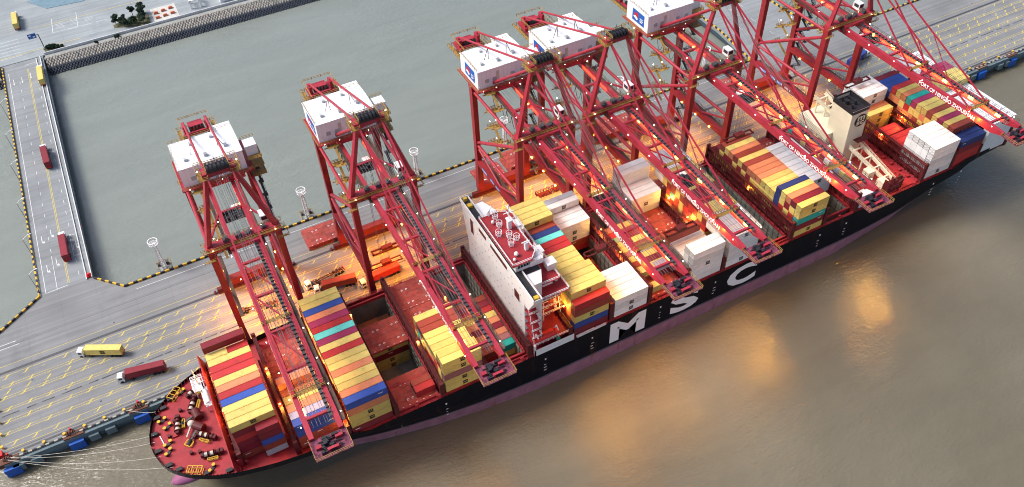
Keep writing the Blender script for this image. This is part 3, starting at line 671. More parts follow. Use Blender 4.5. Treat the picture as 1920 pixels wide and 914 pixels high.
# ---- bow equipment
def winch(x,y,rz,nm='mooring_winch',s=1.0):
    m=MB(); m.box(-2.4,2.4,-.9,.9,0,.35)
    for dx in (-1.6,0,1.6):
        m.tube((dx-.55,0,1.1),(dx+.55,0,1.1),.55,n=12); m.tube((dx-.65,0,1.1),(dx-.55,0,1.1),.95,n=12); m.tube((dx+.55,0,1.1),(dx+.65,0,1.1),.95,n=12)
    m.box(2.1,3.2,-.6,.6,.3,1.7); m.box(-3,-2.3,-.45,.45,.3,1.5); me=m.mesh(nm,M['lash'])
    T=Matrix.Translation((x+SHX,y,20))@Matrix.Rotation(rz,4,'Z')@Matrix.Scale(s,4)
    me.transform(T); o=mk(nm,me,ship)
    m=MB()
    for dx in (-1.6,0): m.tube((dx-.5,0,1.1),(dx+.5,0,1.1),.62,n=12)
    me=m.mesh('rope_drum',M['rope']); me.transform(T); mk('rope_drum',me,o)
    m=MB(); m.rail([(-1.2,-1.9,0),(1.6,-1.9,0),(1.6,-1.3,0),(-1.2,-1.3,0),(-1.2,-1.9,0)],1.0,1.4,.14); me=m.mesh('guard_rail',M['yel']); me.transform(T); mk('guard_rail',me,o)
for x,y,rz in ((-38.6,8.2,1.1),(-44,3.2,1.35),(-37.5,-4.2,-.75),(-37.5,-10.8,-.2),(-37,13,.5)): winch(x,y,rz)
def windlass(x,y,rz):
    m=MB(); m.box(-1.4,1.4,-1,1,0,.6); m.tube((0,-1.6,1.4),(0,1.6,1.4),1.25,n=14); m.box(-3.4,-2,-.7,.7,0,1.1); me=m.mesh('windlass',M['lash'])
    T=Matrix.Translation((x+SHX,y,20))@Matrix.Rotation(rz,4,'Z'); me.transform(T); o=mk('windlass',me,ship)
    m=MB(); m.bar((-1.3,0,1.3),(-4.2,0,.7),.5,.4); m.tube((-5.6,0,.1),(-4.2,0,1.1),.7,.5); me=m.mesh('anchor_chain',M['blk']); me.transform(T); mk('anchor_chain',me,o)
    m=MB(); m.rail([(-6.2,-1,0),(-4.4,-1,0),(-4.4,1,0),(-6.2,1,0),(-6.2,-1,0)],.8,1,.14); me=m.mesh('guard_rail',M['yel']); me.transform(T); mk('guard_rail',me,o)
windlass(-38.2,3.8,.15); windlass(-38.6,-.6,.75)
m=MB(); m.ell((-40.4,1.6,21.2),(1.1,1.1,.9),10,7); m.bar((-40.8,.8,21),(-42.6,-2.2,20.9),.35); sb(m,'rope_coil',M['rope'])
def bitts(x,y,rz,i=0):
    m=MB(); m.box(-1.3,1.3,-.42,.42,0,.25); m.cm=1
    m.cm=0
    for dx in (-.95,.95): m.tube((dx,0,.2),(dx,0,.85),.42,n=10)
    m.cm=1
    for dx in (-.95,.95): m.tube((dx,0,.85),(dx,0,1.15),.5,n=10)
    me=m.mesh('mooring_bitts',[M['blk'],M['yel']]); me.transform(Matrix.Translation((x+SHX,y,20))@Matrix.Rotation(rz,4,'Z')); mk('mooring_bitts',me,ship)
for x,y,rz in ((-47.8,7.2,.3),(-46.8,4.4,.5),(-47.9,-1.4,.45),(-48.3,-4.2,.75),(-38.6,-15.2,.8),(-40.7,14.6,.4)): bitts(x,y,rz)
def cage(x,y,rz):
    m=MB(); T=Matrix.Translation((x+SHX,y,20))@Matrix.Rotation(rz,4,'Z')
    for z in (.2,1.6): m.bar((-2,-1,z),(2,-1,z),.16);m.bar((-2,1,z),(2,1,z),.16);[m.bar((k,-1,z),(k,1,z),.16) for k in (-2,-.7,.7,2)]
    for k in (-2,2): m.bar((k,-1,0),(k,-1,1.6),.16);m.bar((k,1,0),(k,1,1.6),.16)
    me=m.mesh('roller_frame',M['yel']); me.transform(T); mk('roller_frame',me,ship)
cage(-42.6,14.6,.75); cage(-42.9,-13.8,-.5)
m=MB()
for x,y in ((-48.9,8.8),(-50.6,3.5),(-50.8,-2.6),(-49,-8.5),(-46.8,-11.2),(-40,-16),(-34.5,-18.2),(-46.6,11.4),(-44,13.6),(-36,17.6)): 
    m.box(x-.9,x+.9,y-.55,y+.55,20,20.9)
m.split('fairlead',M['blk'],ship,Matrix.Translation((SHX,0,0)))
m=MB()
for x,y in ((-42.3,8.2),(-44.6,5.2),(-42.6,-7.6),(-40.4,-8.4),(-47,.8)): m.new(); m.box(x-.45,x+.45,y-.35,y+.35,20,20.9); m.tube((x,y,20.9),(x,y,21.1),.5,n=8)
m.split('deck_ventilator',M['lash'],ship,Matrix.Translation((SHX,0,0)))
m=MB(); m.box(-46.4,-44.8,0,1.8,20,20.5); m.split('access_hatch',M['deckred'],ship,Matrix.Translation((SHX,0,0)))
m=MB(); m.bar((-49.5,2.5,20.15),(-48.8,-1.6,20.15),.25,.2); sb(m,'gangway_board',M['wht'])
fm=MB(); 
for k in range(2): fm.box(-36.6,-32.2,12.3+k*1.6,12.5+k*1.6,24,24.2)
fm.box(-36.8,-34.2,9.5,14.5,23.8,24); fm.box(-35,-33,3.6,11,22.8,23)
fm.rail([(-36.8,9.5,24),(-36.8,14.5,24),(-33.6,14.5,24),(-33.6,9.5,24)],1.1,1.2,.12); fm.rail([(-35,11,23),(-35,3.6,23),(-33,3.6,23),(-33,11,23)],1.1,1.2,.12)
for x,y in ((-36.5,10),(-36.5,14.2),(-33.8,14.2),(-34.8,4),(-33.2,4),(-34,7.5)): fm.bar((x,y,20),(x,y,24),.25)
fm.tube((-34,4.5,23.4),(-34,9.5,23.4),.65,n=12); fm.tube((-35,12,24),(-35,12,31),.28,.14); fm.bar((-35,10.6,28.6),(-35,13.4,28.6),.14)
sb(fm,'foremast_platform',M['wht'])
# ---- accommodation block / bridge
sup=mk('bridge_house',None,ship); sup.empty_display_size=1
m=MB()
m.prism([(58.3,-18.6),(64.3,-18.6),(66.6,-14),(66.6,14),(64.3,20.6),(58.3,20.6)],19,44.9)
m.hexa([(58.35,14,30),(60.6,14,30),(60.6,20.6,30),(58.35,20.6,30)],[(58.32,16,44.6),(61,16,44.6),(61,24.2,44.6),(58.32,24.2,44.6)])
m.hexa([(58.35,-21,38),(60.6,-21,38),(60.6,-18,38),(58.35,-18,38)],[(58.32,-24.6,44.6),(61,-24.6,44.6),(61,-18,44.6),(58.32,-18,44.6)])
sb(m,'house_wall',M['wht'],sup)
m=MB(); m.prism([(59.3,-11.8),(64.3,-11.8),(66.5,-9.5),(66.5,8.6),(64.5,10.2),(59.3,10.2)],45,48.0); sb(m,'wheelhouse',M['wht'],sup)
m=MB()
for k in range(14): y=-11+k*1.55; m.box(59.2,59.33,y,y+1.25,46.3,47.3)
for k in range(5): m.box(60+k*.95,60.75+k*.95,-11.9,-11.78,46.3,47.3)
m.split('wheelhouse_window',M['glass'],sup,Matrix.Translation((SHX,0,0)))
m=MB(); m.prism([(58.2,-12.3),(64.6,-12.3),(67,-9.8),(67,9),(64.8,10.8),(58.2,10.8)],48,48.3); sb(m,'monkey_deck',M['deckred'],sup)
m=MB(); m.box(58.3,61,-24.8,24.4,44.9,45.05); m.box(61,66.5,-14,13,44.9,45.04); sb(m,'bridge_wing_deck',M['blk'],sup)
m=MB(); m.box(58.1,58.3,-24.9,24.5,44.9,46.1); m.box(60.9,61.05,-24.9,-12.5,44.9,46.1); m.box(60.9,61.05,10.8,24.5,44.9,46.1); m.box(58.1,61.05,-25,-24.85,44.9,46.1); m.box(58.1,61.05,24.4,24.55,44.9,46.1)
sb(m,'bridge_wing_bulwark',M['wht'],sup)
m=MB(); m.box(59,60.4,-24.2,-23,45,46); m.box(59,60.2,23,24,45,46.2); m.box(58.9,60.5,19.5,21,45.0,45.9); m.split('wing_console',M['yel'],sup,Matrix.Translation((SHX,0,0)))
# flat dark plates on the front bulkhead, painted as shade of recesses
m=MB(); m.box(58.22,58.31,-15.6,-12.5,36.2,39.6); m.box(58.22,58.31,-8,3,43.0,44.8); m.box(58.22,58.31,6,11,43,44.8); m.box(58.22,58.31,15.6,17.5,37,43); m.split('recess_shade',M['lash'],sup,Matrix.Translation((SHX,0,0)))
m=MB()
for z in (22,25,28,31,34,37,40,43):
    for k in range(14):
        y=-16.5+k*2.6
        if rnd.random()<.6: m.box(58.24,58.31,y,y+.42,z,z+.42)
m.split('porthole',mat('porthole_grey',(.36,.37,.40),.3),sup,Matrix.Translation((SHX,0,0)))
dk=MB(); wl=MB(); rl_=MB()
# after decks stepping down on the port side with red floors and white rails
lv=[(26.0,-23.2,72.5),(29.2,-23.0,72.2),(32.4,-22.4,71.8),(35.6,-21.4,71.4),(38.8,-20.4,72.6)]
for i,(z,yo,xa) in enumerate(lv):
    xf=61.8 if i<4 else xa; ym=-16.6 if i<4 else yo
    (dk.box(58.4,xf,yo,ym-.01,z,z+.15) if i<4 else None); dk.box(58.4,xa,ym,20.6-i*.4,z,z+.15)
    pts=[(58.4,yo,z+.15),(xf,yo,z+.15)]+([(xf,ym,z+.15),(xa,ym,z+.15)] if i<4 else [])+[(xa,20.2-i*.4,z+.15)]
    rl_.rail(pts,1.1,1.5,.13)
    wl.box(60,xa-3.2,-14.6,17,z-3.2,z)
    yo=ym-1
dk.box(58.5,72.3,-23.6,22,22.9,23); rl_.rail([(58.5,-23.6,23),(72.3,-23.6,23),(72.3,22,23)],1.1,1.6,.11)
dk.box(61,71,-17.5,8,41.8,41.95); rl_.rail([(61,-17.5,42),(71,-17.5,42),(71,8,42),(66,8,42)],1.1,1.6,.11)
rl_.rail([(58.4,-12.2,48.3),(58.4,10.7,48.3),(64.6,10.7,48.3),(66.9,9,48.3),(66.9,-9.8,48.3),(64.6,-12.2,48.3),(58.4,-12.2,48.3)],1.1,1.5,.11)
rl_.rail([(58.2,-24.8,46.1),(58.2,24.4,46.1)],.5,2,.1)
wl.box(62,66.5,-11.5,4,42,44.9); wl.hexa([(66,-16,38.9),(69.6,-16,38.9),(69.6,-12,38.9),(66,-12,38.9)],[(66,-15,41.8),(68,-15,41.8),(68,-12,41.8),(66,-12,41.8)])
wn=MB(); kt=MB()
for i,(z,yo,xa) in enumerate(lv):
    for k in range(4): wn.box(61.2+k*1.9,61.9+k*1.9,-14.66,-14.61,z-2,z-1.1)
    for x in (59,61.6): wl.bar((x,yo+.25,z-3.1),(x,yo+.25,z),.2)
    for x in (66,xa-.6): wl.bar((x,-16.4,z-3.1),(x,-16.4,z),.2)
    kt.box(xa-2.2,xa-1.4,-15.8,-15,z+.15,z+1.1); kt.bar((63,-16,z+.15),(66,-15.4,z-3),.7,.15)
for (x,y,z) in ((70.5,-12,44),(69,-7,45)): wl.hexa([(x-1.3,y-1.5,z-2.6),(x+1.0,y-1.5,z-2.6),(x+1.0,y+.8,z-2.6),(x-1.3,y+.8,z-2.6)],[(x-1.6,y-1.9,z+.9),(x+1.6,y-1.9,z+.9),(x+1.6,y+1.2,z+.9),(x-1.6,y+1.2,z+.9)])
wl.box(64,68.5,-12,-6,45,47); wl.box(66.5,69.5,2,7,42,46.5); kt.box(67,69,3,6,46.5,47.4); rl_.rail([(66.5,2,46.5),(69.5,2,46.5),(69.5,7,46.5),(66.5,7,46.5)],1,1,.1); rl_.rail([(64,-12,47),(68.5,-12,47),(68.5,-6,47)],1,1,.1)
wn.split('side_window',M['glass'],sup,Matrix.Translation((SHX,0,0))); sb(kt,'deck_fitting',M['wht'],sup)
sb(dk,'accommodation_deck',M['deckred'],sup); sb(wl,'accommodation_wall',M['wht'],sup); sb(rl_,'deck_railing',M['wht'],sup)
m=MB()  # antennas and radar on monkey island
def radome(x,y,s=1.0):
    m.tube((x,y,48.3),(x,y,50.0*1.0),.14,n=6)
    for zz,r in ((49.4,.9*s),(50.4,.95*s),(48.7,.7*s)):
        for k in range(10): u,v=2*math.pi*k/10,2*math.pi*(k+1)/10; m.bar((x+r*math.cos(u),y+r*math.sin(u),zz),(x+r*math.cos(v),y+r*math.sin(v),zz),.1)
    for k in range(5): u=2*math.pi*k/5; m.bar((x+.9*s*math.cos(u),y+.9*s*math.sin(u),48.3),(x+.9*s*math.cos(u),y+.9*s*math.sin(u),50.4),.09)
for x,y in ((62.8,8.2),(62.4,4.6),(60.5,1.2),(63,-.8),(61.9,-4.2),(64.4,-2.9)): radome(x,y)
m.ell((61.2,6.6,49.2),(.55,.55,.65),10,8); m.ell((61.3,-8.6,49.1),(.7,.7,.8),10,8); m.ell((59.9,-10.2,48.9),(.5,.5,.6),10,8)
m.box(64.2,65.4,2.0,3.2,48.3,52); m.box(64,65.6,1.6,3.6,52,52.2); m.bar((64.8,2.6,52),(64.8,2.6,58),.3); m.bar((63,2.6,55),(66.6,2.6,55),.2); m.bar((64.8,.8,56.3),(64.8,4.4,56.3),.2); m.bar((60.4,9.2,50.8),(63.2,11.6,50.8),.35,.35); m.tube((61.8,10.4,48.3),(61.8,10.4,50.7),.3)
m.box(64.6,65.6,-8.2,-7.2,48.3,51.4); m.bar((63.6,-7.7,51.6),(66.2,-7.7,51.6),.25); 
sb(m,'radar_mast',M['wht'],sup)
m=MB(); m.tube((60.8,-22.3,24.4),(66.4,-22.3,24.4),1.25,n=14); m.ell((60.8,-22.3,24.4),(1.3,1.25,1.25),14,10); m.ell((66.4,-22.3,24.4),(1.3,1.25,1.25),14,10); m.box(62,66,-22.9,-21.7,25.2,26.0)
sb(m,'lifeboat',M['org'],sup,smooth=False)
m=MB(); 
for x in (60,67): m.new(); m.bar((x,-20.6,23),(x,-22.6,27.4),.35); m.bar((x,-22.6,27.4),(x,-24,26.6),.3)
m.split('davit',M['wht'],sup,Matrix.Translation((SHX,0,0))); m=MB()
m.tube((60.8,-18.5,32),(60.8,-18.5,36.8),.55,n=10); m.bar((60.8,-18.5,36.4),(70.4,-20,38.6),.6,.6,.3,.3); m.box(60,61.6,-19.3,-17.7,34.4,36)
sb(m,'provision_crane',M['wht'],sup)
m=MB(); m.box(58.5,72.4,-24.3,-24.15,19,21.8); m.box(58.5,59,-24.3,-23.5,19,24); sb(m,'boat_deck_bulwark',M['wht'],sup)
m=MB(); m.box(66.4,67.6,-24.1,-23.4,21.9,23); sb(m,'green_locker',M['green'],sup)
m=MB(); m.bar((73.5,-24.0,19.3),(84,-24.0,19.5),.9,.25); m.rail([(73.5,-24.4,19.4),(84,-24.4,19.6)],.9,1,.08); sb(m,'gangway_ladder',M['wht'])
# deck lamps of the ship
def deck_lamp(x,y,z,pw):
    m=MB(); m.ell((x,y,z),(.3,.3,.22),8,5); o=sb(m,'deck_lamp',M['lampo']); lo=plight((x,y,z-.6),pw,(1,.48,.08),.3,None,'deck_light'); lo.location=(x+SHX,y,z-.6); setpar(lo,o)
for x,y,z,pw in ((-30.4,12,27,900),(-30.6,-3,27,500),(-15.7,6,26,900),(-15.7,-8,26,700),(-1.2,12,26.5,900),(-1.2,0,26.5,900),(-1.2,-12,26.5,900),(-1.2,-22,27,700),(13.6,14,25,400),(28,-6,25,500),(42.6,6,25,400),(71.6,-12,33,700),(71.6,-19,30,450),(100.6,-6,27,900),(100.6,6,27,900),(115.2,2,26.5,900),(129.6,-3,26.5,700),(129.6,8,26.5,700),(158.2,0,25,300),(186.6,0,27,500),(218.4,-2,26,400),(232.6,2,26,500),(257,-22.4,20.5,250)): deck_lamp(x,y,z,pw)
# ---- funnel
fun=mk('funnel',None,ship)
m=MB(); m.hexa([(200.6,-1.8,19.6),(208.4,-1.8,19.6),(208.4,8.2,19.6),(200.6,8.2,19.6)],[(199.4,-1.5,41.7),(207,-1.5,41.7),(207,8.3,41.7),(199.4,8.3,41.7)])
for q in ((199.38,207.02,-1.5,-1.33),(199.38,207.02,8.13,8.3),(199.38,199.53,-1.33,8.13),(206.87,207.02,-1.33,8.13)): m.box(*q,41.7,43.3)
m.box(197.5,208.8,5,20,19.6,29.5)
sb(m,'funnel_casing',M['cream'],fun)
m=MB(); m.box(199.3,207.1,-1.6,8.4,41.8,42.0)
for q in ((199.3,207.1,-1.6,-1.35),(199.3,207.1,8.15,8.4),(199.3,199.55,-1.35,8.15),(206.85,207.1,-1.35,8.15)): m.box(*q,41.8,43.95)
for x,y,r in ((202,1.5,.5),(202.2,4.5,.75),(204.6,3,.55),(204.4,6,.45),(202,6.6,.4)): m.tube((x,y,42),(x,y,43.7),r,n=12)
sb(m,'funnel_top',M['blk'],fun)
m=MB(); m.box(199.35,207.05,-1.56,-1.5,43.35,43.5); m.box(199.25,207.15,-1.68,-1.58,43.3,43.42); sb(m,'funnel_rim',M['wht'],fun)
# round emblem
cx,cz=204.3,38.0
me_=MB(); k=28
pts=[(cx+2.7*math.cos(2*math.pi*i/k),-1.72,cz+2.7*math.sin(2*math.pi*i/k)) for i in range(k)]
me_.poly(pts); me_.poly([(p[0],-1.60,p[2]) for p in pts][::-1])
for i in range(k):
    a_=pts[i];b_=pts[(i+1)%k]; me_.poly([a_,b_,(b_[0],-1.6,b_[2]),(a_[0],-1.6,a_[2])])
em=sb(me_,'emblem',M['letterb'],fun)
def emb(s,x0,x1,z0,z1,y,mt,par):
    me=text(s,1,mt,'emblem_letter',ext=.01,bold=.03); xs=[v.co.x for v in me.vertices]; ys=[v.co.y for v in me.vertices]
    a_,b_,c_,d_=min(xs),max(xs),min(ys),max(ys)
    for v in me.vertices: v.co=(x0+(x1-x0)*(v.co.x-a_)/(b_-a_)+SHX,y-v.co.z,z0+(z1-z0)*(v.co.y-c_)/(d_-c_))
    mk('emblem_letter',me,par)
emb('m',cx-1.7,cx+1.7,cz+.15,cz+2.0,-1.76,M['cream'],em); emb('sc',cx-1.8,cx+1.8,cz-1.9,cz-.15,-1.76,M['cream'],em)
m=MB(); m.box(203.4,209.8,-4.2,-1.9,29.5,29.7); m.rail([(203.4,-4.2,29.7),(209.8,-4.2,29.7),(209.8,-1.9,29.7)],1.1,1.2,.1); sb(m,'funnel_platform',M['lash'],fun)
m=MB()
for y0,y1,z0,z1 in ((-19,-2.5,20,27),(5,19,29,36)):
    m.new()
    m.bar((207,y0,z0),(202,y1,z1),.8,1.0); m.bar((210,y0,z0),(207,y1,z1),.8,1.0)
    for q in (.15,.4,.65,.9):
        p=Vector((207,y0,z0)).lerp(Vector((202,y1,z1)),q); p2=Vector((210,y0,z0)).lerp(Vector((207,y1,z1)),q); m.bar(p,p2,.5); m.bar((p.x,p.y,19.6),p,.5); m.bar((p2.x,p2.y,19.6),p2,.4)
    m.rail([(206.6,y0,z0+.5),(201.6,y1,z1+.5)],1,1.5,.1); m.rail([(210.4,y0,z0+.5),(207.4,y1,z1+.5)],1,1.5,.1)
m.new(); m.box(203,206,-20,-17,19.6,22.5); m.new(); m.box(202,205,-14,-11,19.6,23)
m.split('pipe_frame',M['cream'],fun,Matrix.Translation((SHX,0,0)))
m=MB(); m.box(203,210,-22.6,-20.2,19.6,20.2)
for x in (203.2,206.5,209.8): m.box(x-.2,x+.2,-22.6,-20.2,19.6,24.5)
m.bar((203,-21.4,24.4),(210,-21.4,24.4),.4); m.bar((203,-22.6,20),(210,-22.6,24.4),.2); sb(m,'store_crane',M['lash'])
m=MB(); m.rail([(254,-22.8,19),(258,-22.8,19),(258,-20.5,19)],1.2,1,.15); sb(m,'stern_guard_rail',M['yel'])
# ================================================================ CONTAINERS
CMESH={}
def cmesh(k,Lc,h,roof=0):
    key=(k,Lc,round(h,2))
    if key in CMESH: return CMESH[key]
    m=MB(); W=2.37; L_=Lc; e=.12
    # corner posts, top and bottom rails proud of corrugated panels
    m.box(e*.3,L_-e*.3,.05,W-.05,.05,h-.04)
    for x in (0,L_-.16):
        for y in (0,W-.16): m.box(x,x+.16,y,y+.16,0,h)
    for y in (0,W-.10): m.box(.16,L_-.16,y,y+.10,h-.14,h-.015); m.box(.16,L_-.16,y,y+.10,0,.16)
    for x in (0,L_-.10): m.box(x,x+.10,.16,W-.16,h-.14,h-.015); m.box(x,x+.1,.16,W-.16,0,.16)
    # roof bows
    m.box(.5,L_-.5,.25,W-.25,h-.05,h-.022)
    # door locking rods
    m.cm=1
    for y in (.45,.85,W-.85,W-.45): m.box(-.015,.035,y-.03,y+.03,.1,h-.1)
    for y in (.02,W-.10): m.box(-.02,.03,y,y+.08,.02,h-.02)  # dark border strips painted for the shaded gaps between containers
    m.box(-.02,.03,.1,W-.1,h-.11,h-.02); m.box(-.02,.03,.1,W-.1,.02,.10)
    m.box(-.01,.036,W/2-.02,W/2+.02,.1,h-.1)
    m.cm=0
    me=m.mesh('shipping_container',[CM[k],M['dgrey']]); CMESH[key]=me; return me
LOGO=None
def logo_mesh(S=.82):
    a_=text('m',1,M['letterb'],'e',ext=.004,bold=.05); b_=text('sc',1,M['letterb'],'e',ext=.004,bold=.05)
    m=MB()
    def put(me,x0,x1,z0,z1):
        xs=[v.co.x for v in me.vertices]; ys=[v.co.y for v in me.vertices]; q=(min(xs),max(xs),min(ys),max(ys)); i=len(m.v)
        m.v+=[(x0+(x1-x0)*(v.co.x-q[0])/(q[1]-q[0]),-.012-v.co.z*2,z0+(z1-z0)*(v.co.y-q[2])/(q[3]-q[2])) for v in me.vertices]
        for p in me.polygons: m.f.append([i+j for j in p.vertices]); m.m.append(0)
    put(a_,-.95,.95,1.42,2.3); put(b_,-.95,.95,.42,1.3)
    m.v=[(x*S,y,1.36+(z-1.36)*S) for x,y,z in m.v]
    return m.mesh('emblem',M['letterb'])
LOGO=logo_mesh()
TAGM=MB().box(0,1.4,-.014,-.008,0,.22).mesh('lettering',M['letter'])
BAYNAME=dict(A='foremost bay behind the bow',B='second bay behind the bow',C='third bay behind the bow',D='fourth bay behind the bow',E='second bay ahead of white bridge',F='open hold just ahead of white bridge',
 G='bay just behind the white bridge',H='second bay behind white bridge',I='third bay behind white bridge',J='fourth bay behind white bridge',K='fifth bay behind white bridge',L='third bay ahead of funnel',M='second bay ahead of funnel',N='short bay just ahead of funnel',
 S='first bay behind the funnel',T='second bay behind the funnel',U='sternmost bay')
ORD=['outermost','second','third','fourth','fifth','sixth','seventh','eighth','ninth','tenth','eleventh','twelfth','thirteenth','fourteenth','fifteenth','sixteenth','seventeenth','eighteenth','nineteenth']
CONT=[]  # dicts
H0=2.81
STK={}
def bay(k,X,y0,h,z0,cols,pal='yykmro'):
    a=random.Random(k)
    for r,spec in cols.items():
        start=0
        if '/' in spec: s,spec=spec.split('/'); start=int(s)
        halves=spec.split('|') if '|' in spec else [spec]
        for hi,sp in enumerate(halves):
            if not sp: continue
            if sp[0].isdigit():
                n_=int(sp[0]); cl=[a.choice(pal) for _ in range(n_-1)]+[sp[1]]
            else: cl=list(sp)
            Lc=12.19 if len(halves)==1 and k!='N' else 6.06
            x=X+(6.13 if hi==1 else 0)
            for t,c in enumerate(cl):
                CONT.append(dict(b=k,r=r,t=start+t,top=t==len(cl)-1,n=start+len(cl),c=c,L=Lc,x=x,y=y0+2.509*r+.04,z=z0+h*(start+t),h=h,half=(None if len(halves)==1 else hi),d=len(cl)-1-t))
Y0=-23.8
bay('A',-29.9,-16.3-.1,2.63,20.2,{-1:'|gkbmm',0:'kmmrmy',1:'6y',2:'6y',3:'6b',4:'6r',5:'6o',6:'6y',7:'6r',8:'6r',9:'6y',10:'6y|6r',11:'7m',12:'6y'})
bay('B',-14.5,Y0,2.8,20.25,{1:'kkbb',2:'4l',3:'4o',4:'3y|3o',5:'3y',6:'2y',7:'2o',8:'3o',9:'2l'})
bay('C',0,Y0,2.955,20.15,{0:'myyob',1:'5o',2:'5y',3:'5y',4:'5o',5:'5y',6:'5y',7:'5r',8:'5y',9:'5q',10:'5c',11:'5r',12:'5q',13:'5o',14:'5b',15:'5y',16:'5y',17:'3k',18:'2m'})
bay('D',14.55,Y0,2.8,20.15,{1:'|r',2:'|k'})
bay('D',14.55,Y0,2.8,19.1,{10:'-5/tyymy',11:'-5/1y',14:'-4/1k',15:'-4/1o',16:'-4/1k',17:'-4/1o'})
bay('E',29.1,Y0,2.81,20.15,{0:'yyvyy',1:'5y',2:'4y',3:'4y',4:'4y',5:'4y',6:'4k',7:'tntk',8:'4y'})
bay('F',43.65,Y0,2.8,19.0,{2:'-3/1k',3:'-3/3k|3t',4:'-3/3v',5:'-3/3o',6:'-3/3m',7:'-3/3o',8:'-3/3y',9:'-3/3r',10:'-3/3m',11:'-3/3k',12:'-4/1k'})
bay('G',72.74,Y0,2.86,20.15,{0:'mbykr',1:'6y',2:'6y',3:'6y',4:'6y',5:'5y',6:'5y',7:'5y',8:'5y',9:'5r',10:'5r',11:'5c',12:'5n',13:'5k',14:'6y',15:'6y',16:'6y',17:'6y'})
bay('H',87.3,Y0,2.8,20.15,{0:'www',1:'3w',2:'3w',3:'3w',4:'3w',14:'-2/rkwww',15:'3w',16:'3w',17:'4w',18:'4g'},'w')
bay('H',87.3,Y0,2.8,19.0,{6:'-4/1r',7:'-4/1k',8:'-4/1r',9:'-4/1r',10:'-4/1k',11:'-4/1r',12:'-4/1o',13:'-4/1r'})
bay('I',101.8,Y0,2.8,20.15,{1:'y|',3:'ky|ml',4:'y|y',5:'k|m',6:'y|y',7:'v|g',8:'y|k',9:'y|y',10:'s|m',11:'r|k',12:'o|y'})
bay('J',116.25,Y0,2.8,20.15,{0:'wwwww',1:'5w',2:'3w',3:'3w',4:'3w',14:'3w',15:'3w',16:'3w',17:'5w',18:'5w'},'w')
bay('K',130.7,Y0,2.8,20.15,{0:'wwwww',1:'wwwww',2:'wwwww',3:'wwwww',4:'wwwww',5:'kyrmy',6:'ymkyy',7:'kmyrm',8:'mkmrm',9:'ykrmm',10:'kyymy',11:'mkryy',12:'ymtkr',13:'kykmy',14:'yymyy',15:'wwwww',16:'wwwww',17:'wwwww',18:'wwwww'})
bay('L',159.3,Y0,2.8,20.15,{0:'ymtyy',1:'ymrym',2:'mkymo',3:'rmryy',4:'kmnnn',5:'myyy',6:'yyyy',7:'mkyy',8:'myyo',9:'kyyo',10:'mkmo',11:'mmyk',12:'kmmy',13:'mkyk',14:'mymo',15:'yymy',16:'myyk',17:'3m',18:'2m'})
bay('M',173.8,Y0,2.8,20.15,{r:'3w' for r in range(5,14)},'w')
bay('N',188.6,Y0,2.8,20.15,{0:'ww',1:'1w',4:'yyy',5:'3l',6:'3v',7:'3w',8:'3m',9:'3y',10:'3m',11:'3m',12:'3y',13:'3r',14:'3r',15:'3t'})
bay('S',219.6,Y0,2.76,20.15,{0:'wwwww',1:'wwwww',2:'wwwww',3:'wwwww',4:'wwwww',5:'2r',6:'2r',7:'2r',9:'1r',10:'1r',12:'yyy',13:'3o',14:'wwwww',15:'wwwww',16:'wwwww',17:'wwwww'})
bay('T',233.7,Y0,2.8,20.15,{0:'rrmn',1:'rrmn',2:'yyyyk',3:'yymyy',4:'5q',5:'5y',6:'kymyk',7:'ykyoy',8:'yykyy',9:'oyoyq',10:'ykort',11:'ykoyo',12:'yoyoy',13:'rkyor',14:'4b',15:'4b',16:'4b',17:'4m',18:'3b'})
bay('U',247.6,Y0,2.8,20.15,{**{r:'wwwww' for r in range(0,9)},9:'6y',10:'6y',11:'6y',12:'6q',13:'6q',**{r:'wwwww' for r in (14,15,16,17,18)}},'w')
# crane held container
hold_c=dict(b='J',x=116.6,y=Y0+2.509*5.4,z=28.6,h=2.9,L=12.19)
# visibility: keep exposed ones
hts={}
for c in CONT:
    for hf in ((0,1) if c['half'] is None else (c['half'],)): 
        key=(c['b'],round(c['y'],1),hf); hts.setdefault(key,set()).add(round(c['z'],0))
order=['A','B','C','D','E','F','G','H','I','J','K','Lq','L','M','N','S','T','U']
def solid(b,y,z,hf=None):
    for f in ((0,1) if hf is None else (hf,)):
        s=hts.get((b,round(y,1),f),set())
        if not any(abs(q-z)<2.0 for q in s): return False
    return True
camp=Vector((-13.7,-161.8,231))
vis=[]
for c in CONT:
    e=0
    cen=Vector((c['x']+c['L']/2,c['y']+1.2,c['z']+1.4)); d=(cen-camp); dist=d.length; d.normalize()
    if c['top']: e+=c['L']*2.43*abs(d.z)
    if not solid(c['b'],c['y']-2.509,c['z'],c['half']): e+=c['L']*c['h']*abs(d.y)
    i=order.index(c['b']); pb=order[i-1] if i else None
    near=pb and pb not in('Lq',) and c['b']!='S' and c['b']!='G'
    if not(near and solid(pb,c['y'],c['z'])) and c['x']>-10 and c['z']>18: e+=2.43*c['h']*abs(d.x)
    if e>0: c['s']=e/dist**2; vis.append(c)
vis.sort(key=lambda c:-c['s'])
print('visible containers',len(vis))
indiv=vis[:292]; rest=vis[292:]
used={}
TI={0:'top tier',1:'second tier from top',2:'third tier from top',3:'fourth tier from top',4:'fifth tier from top',5:'lowest tier',6:'lowest tier'}
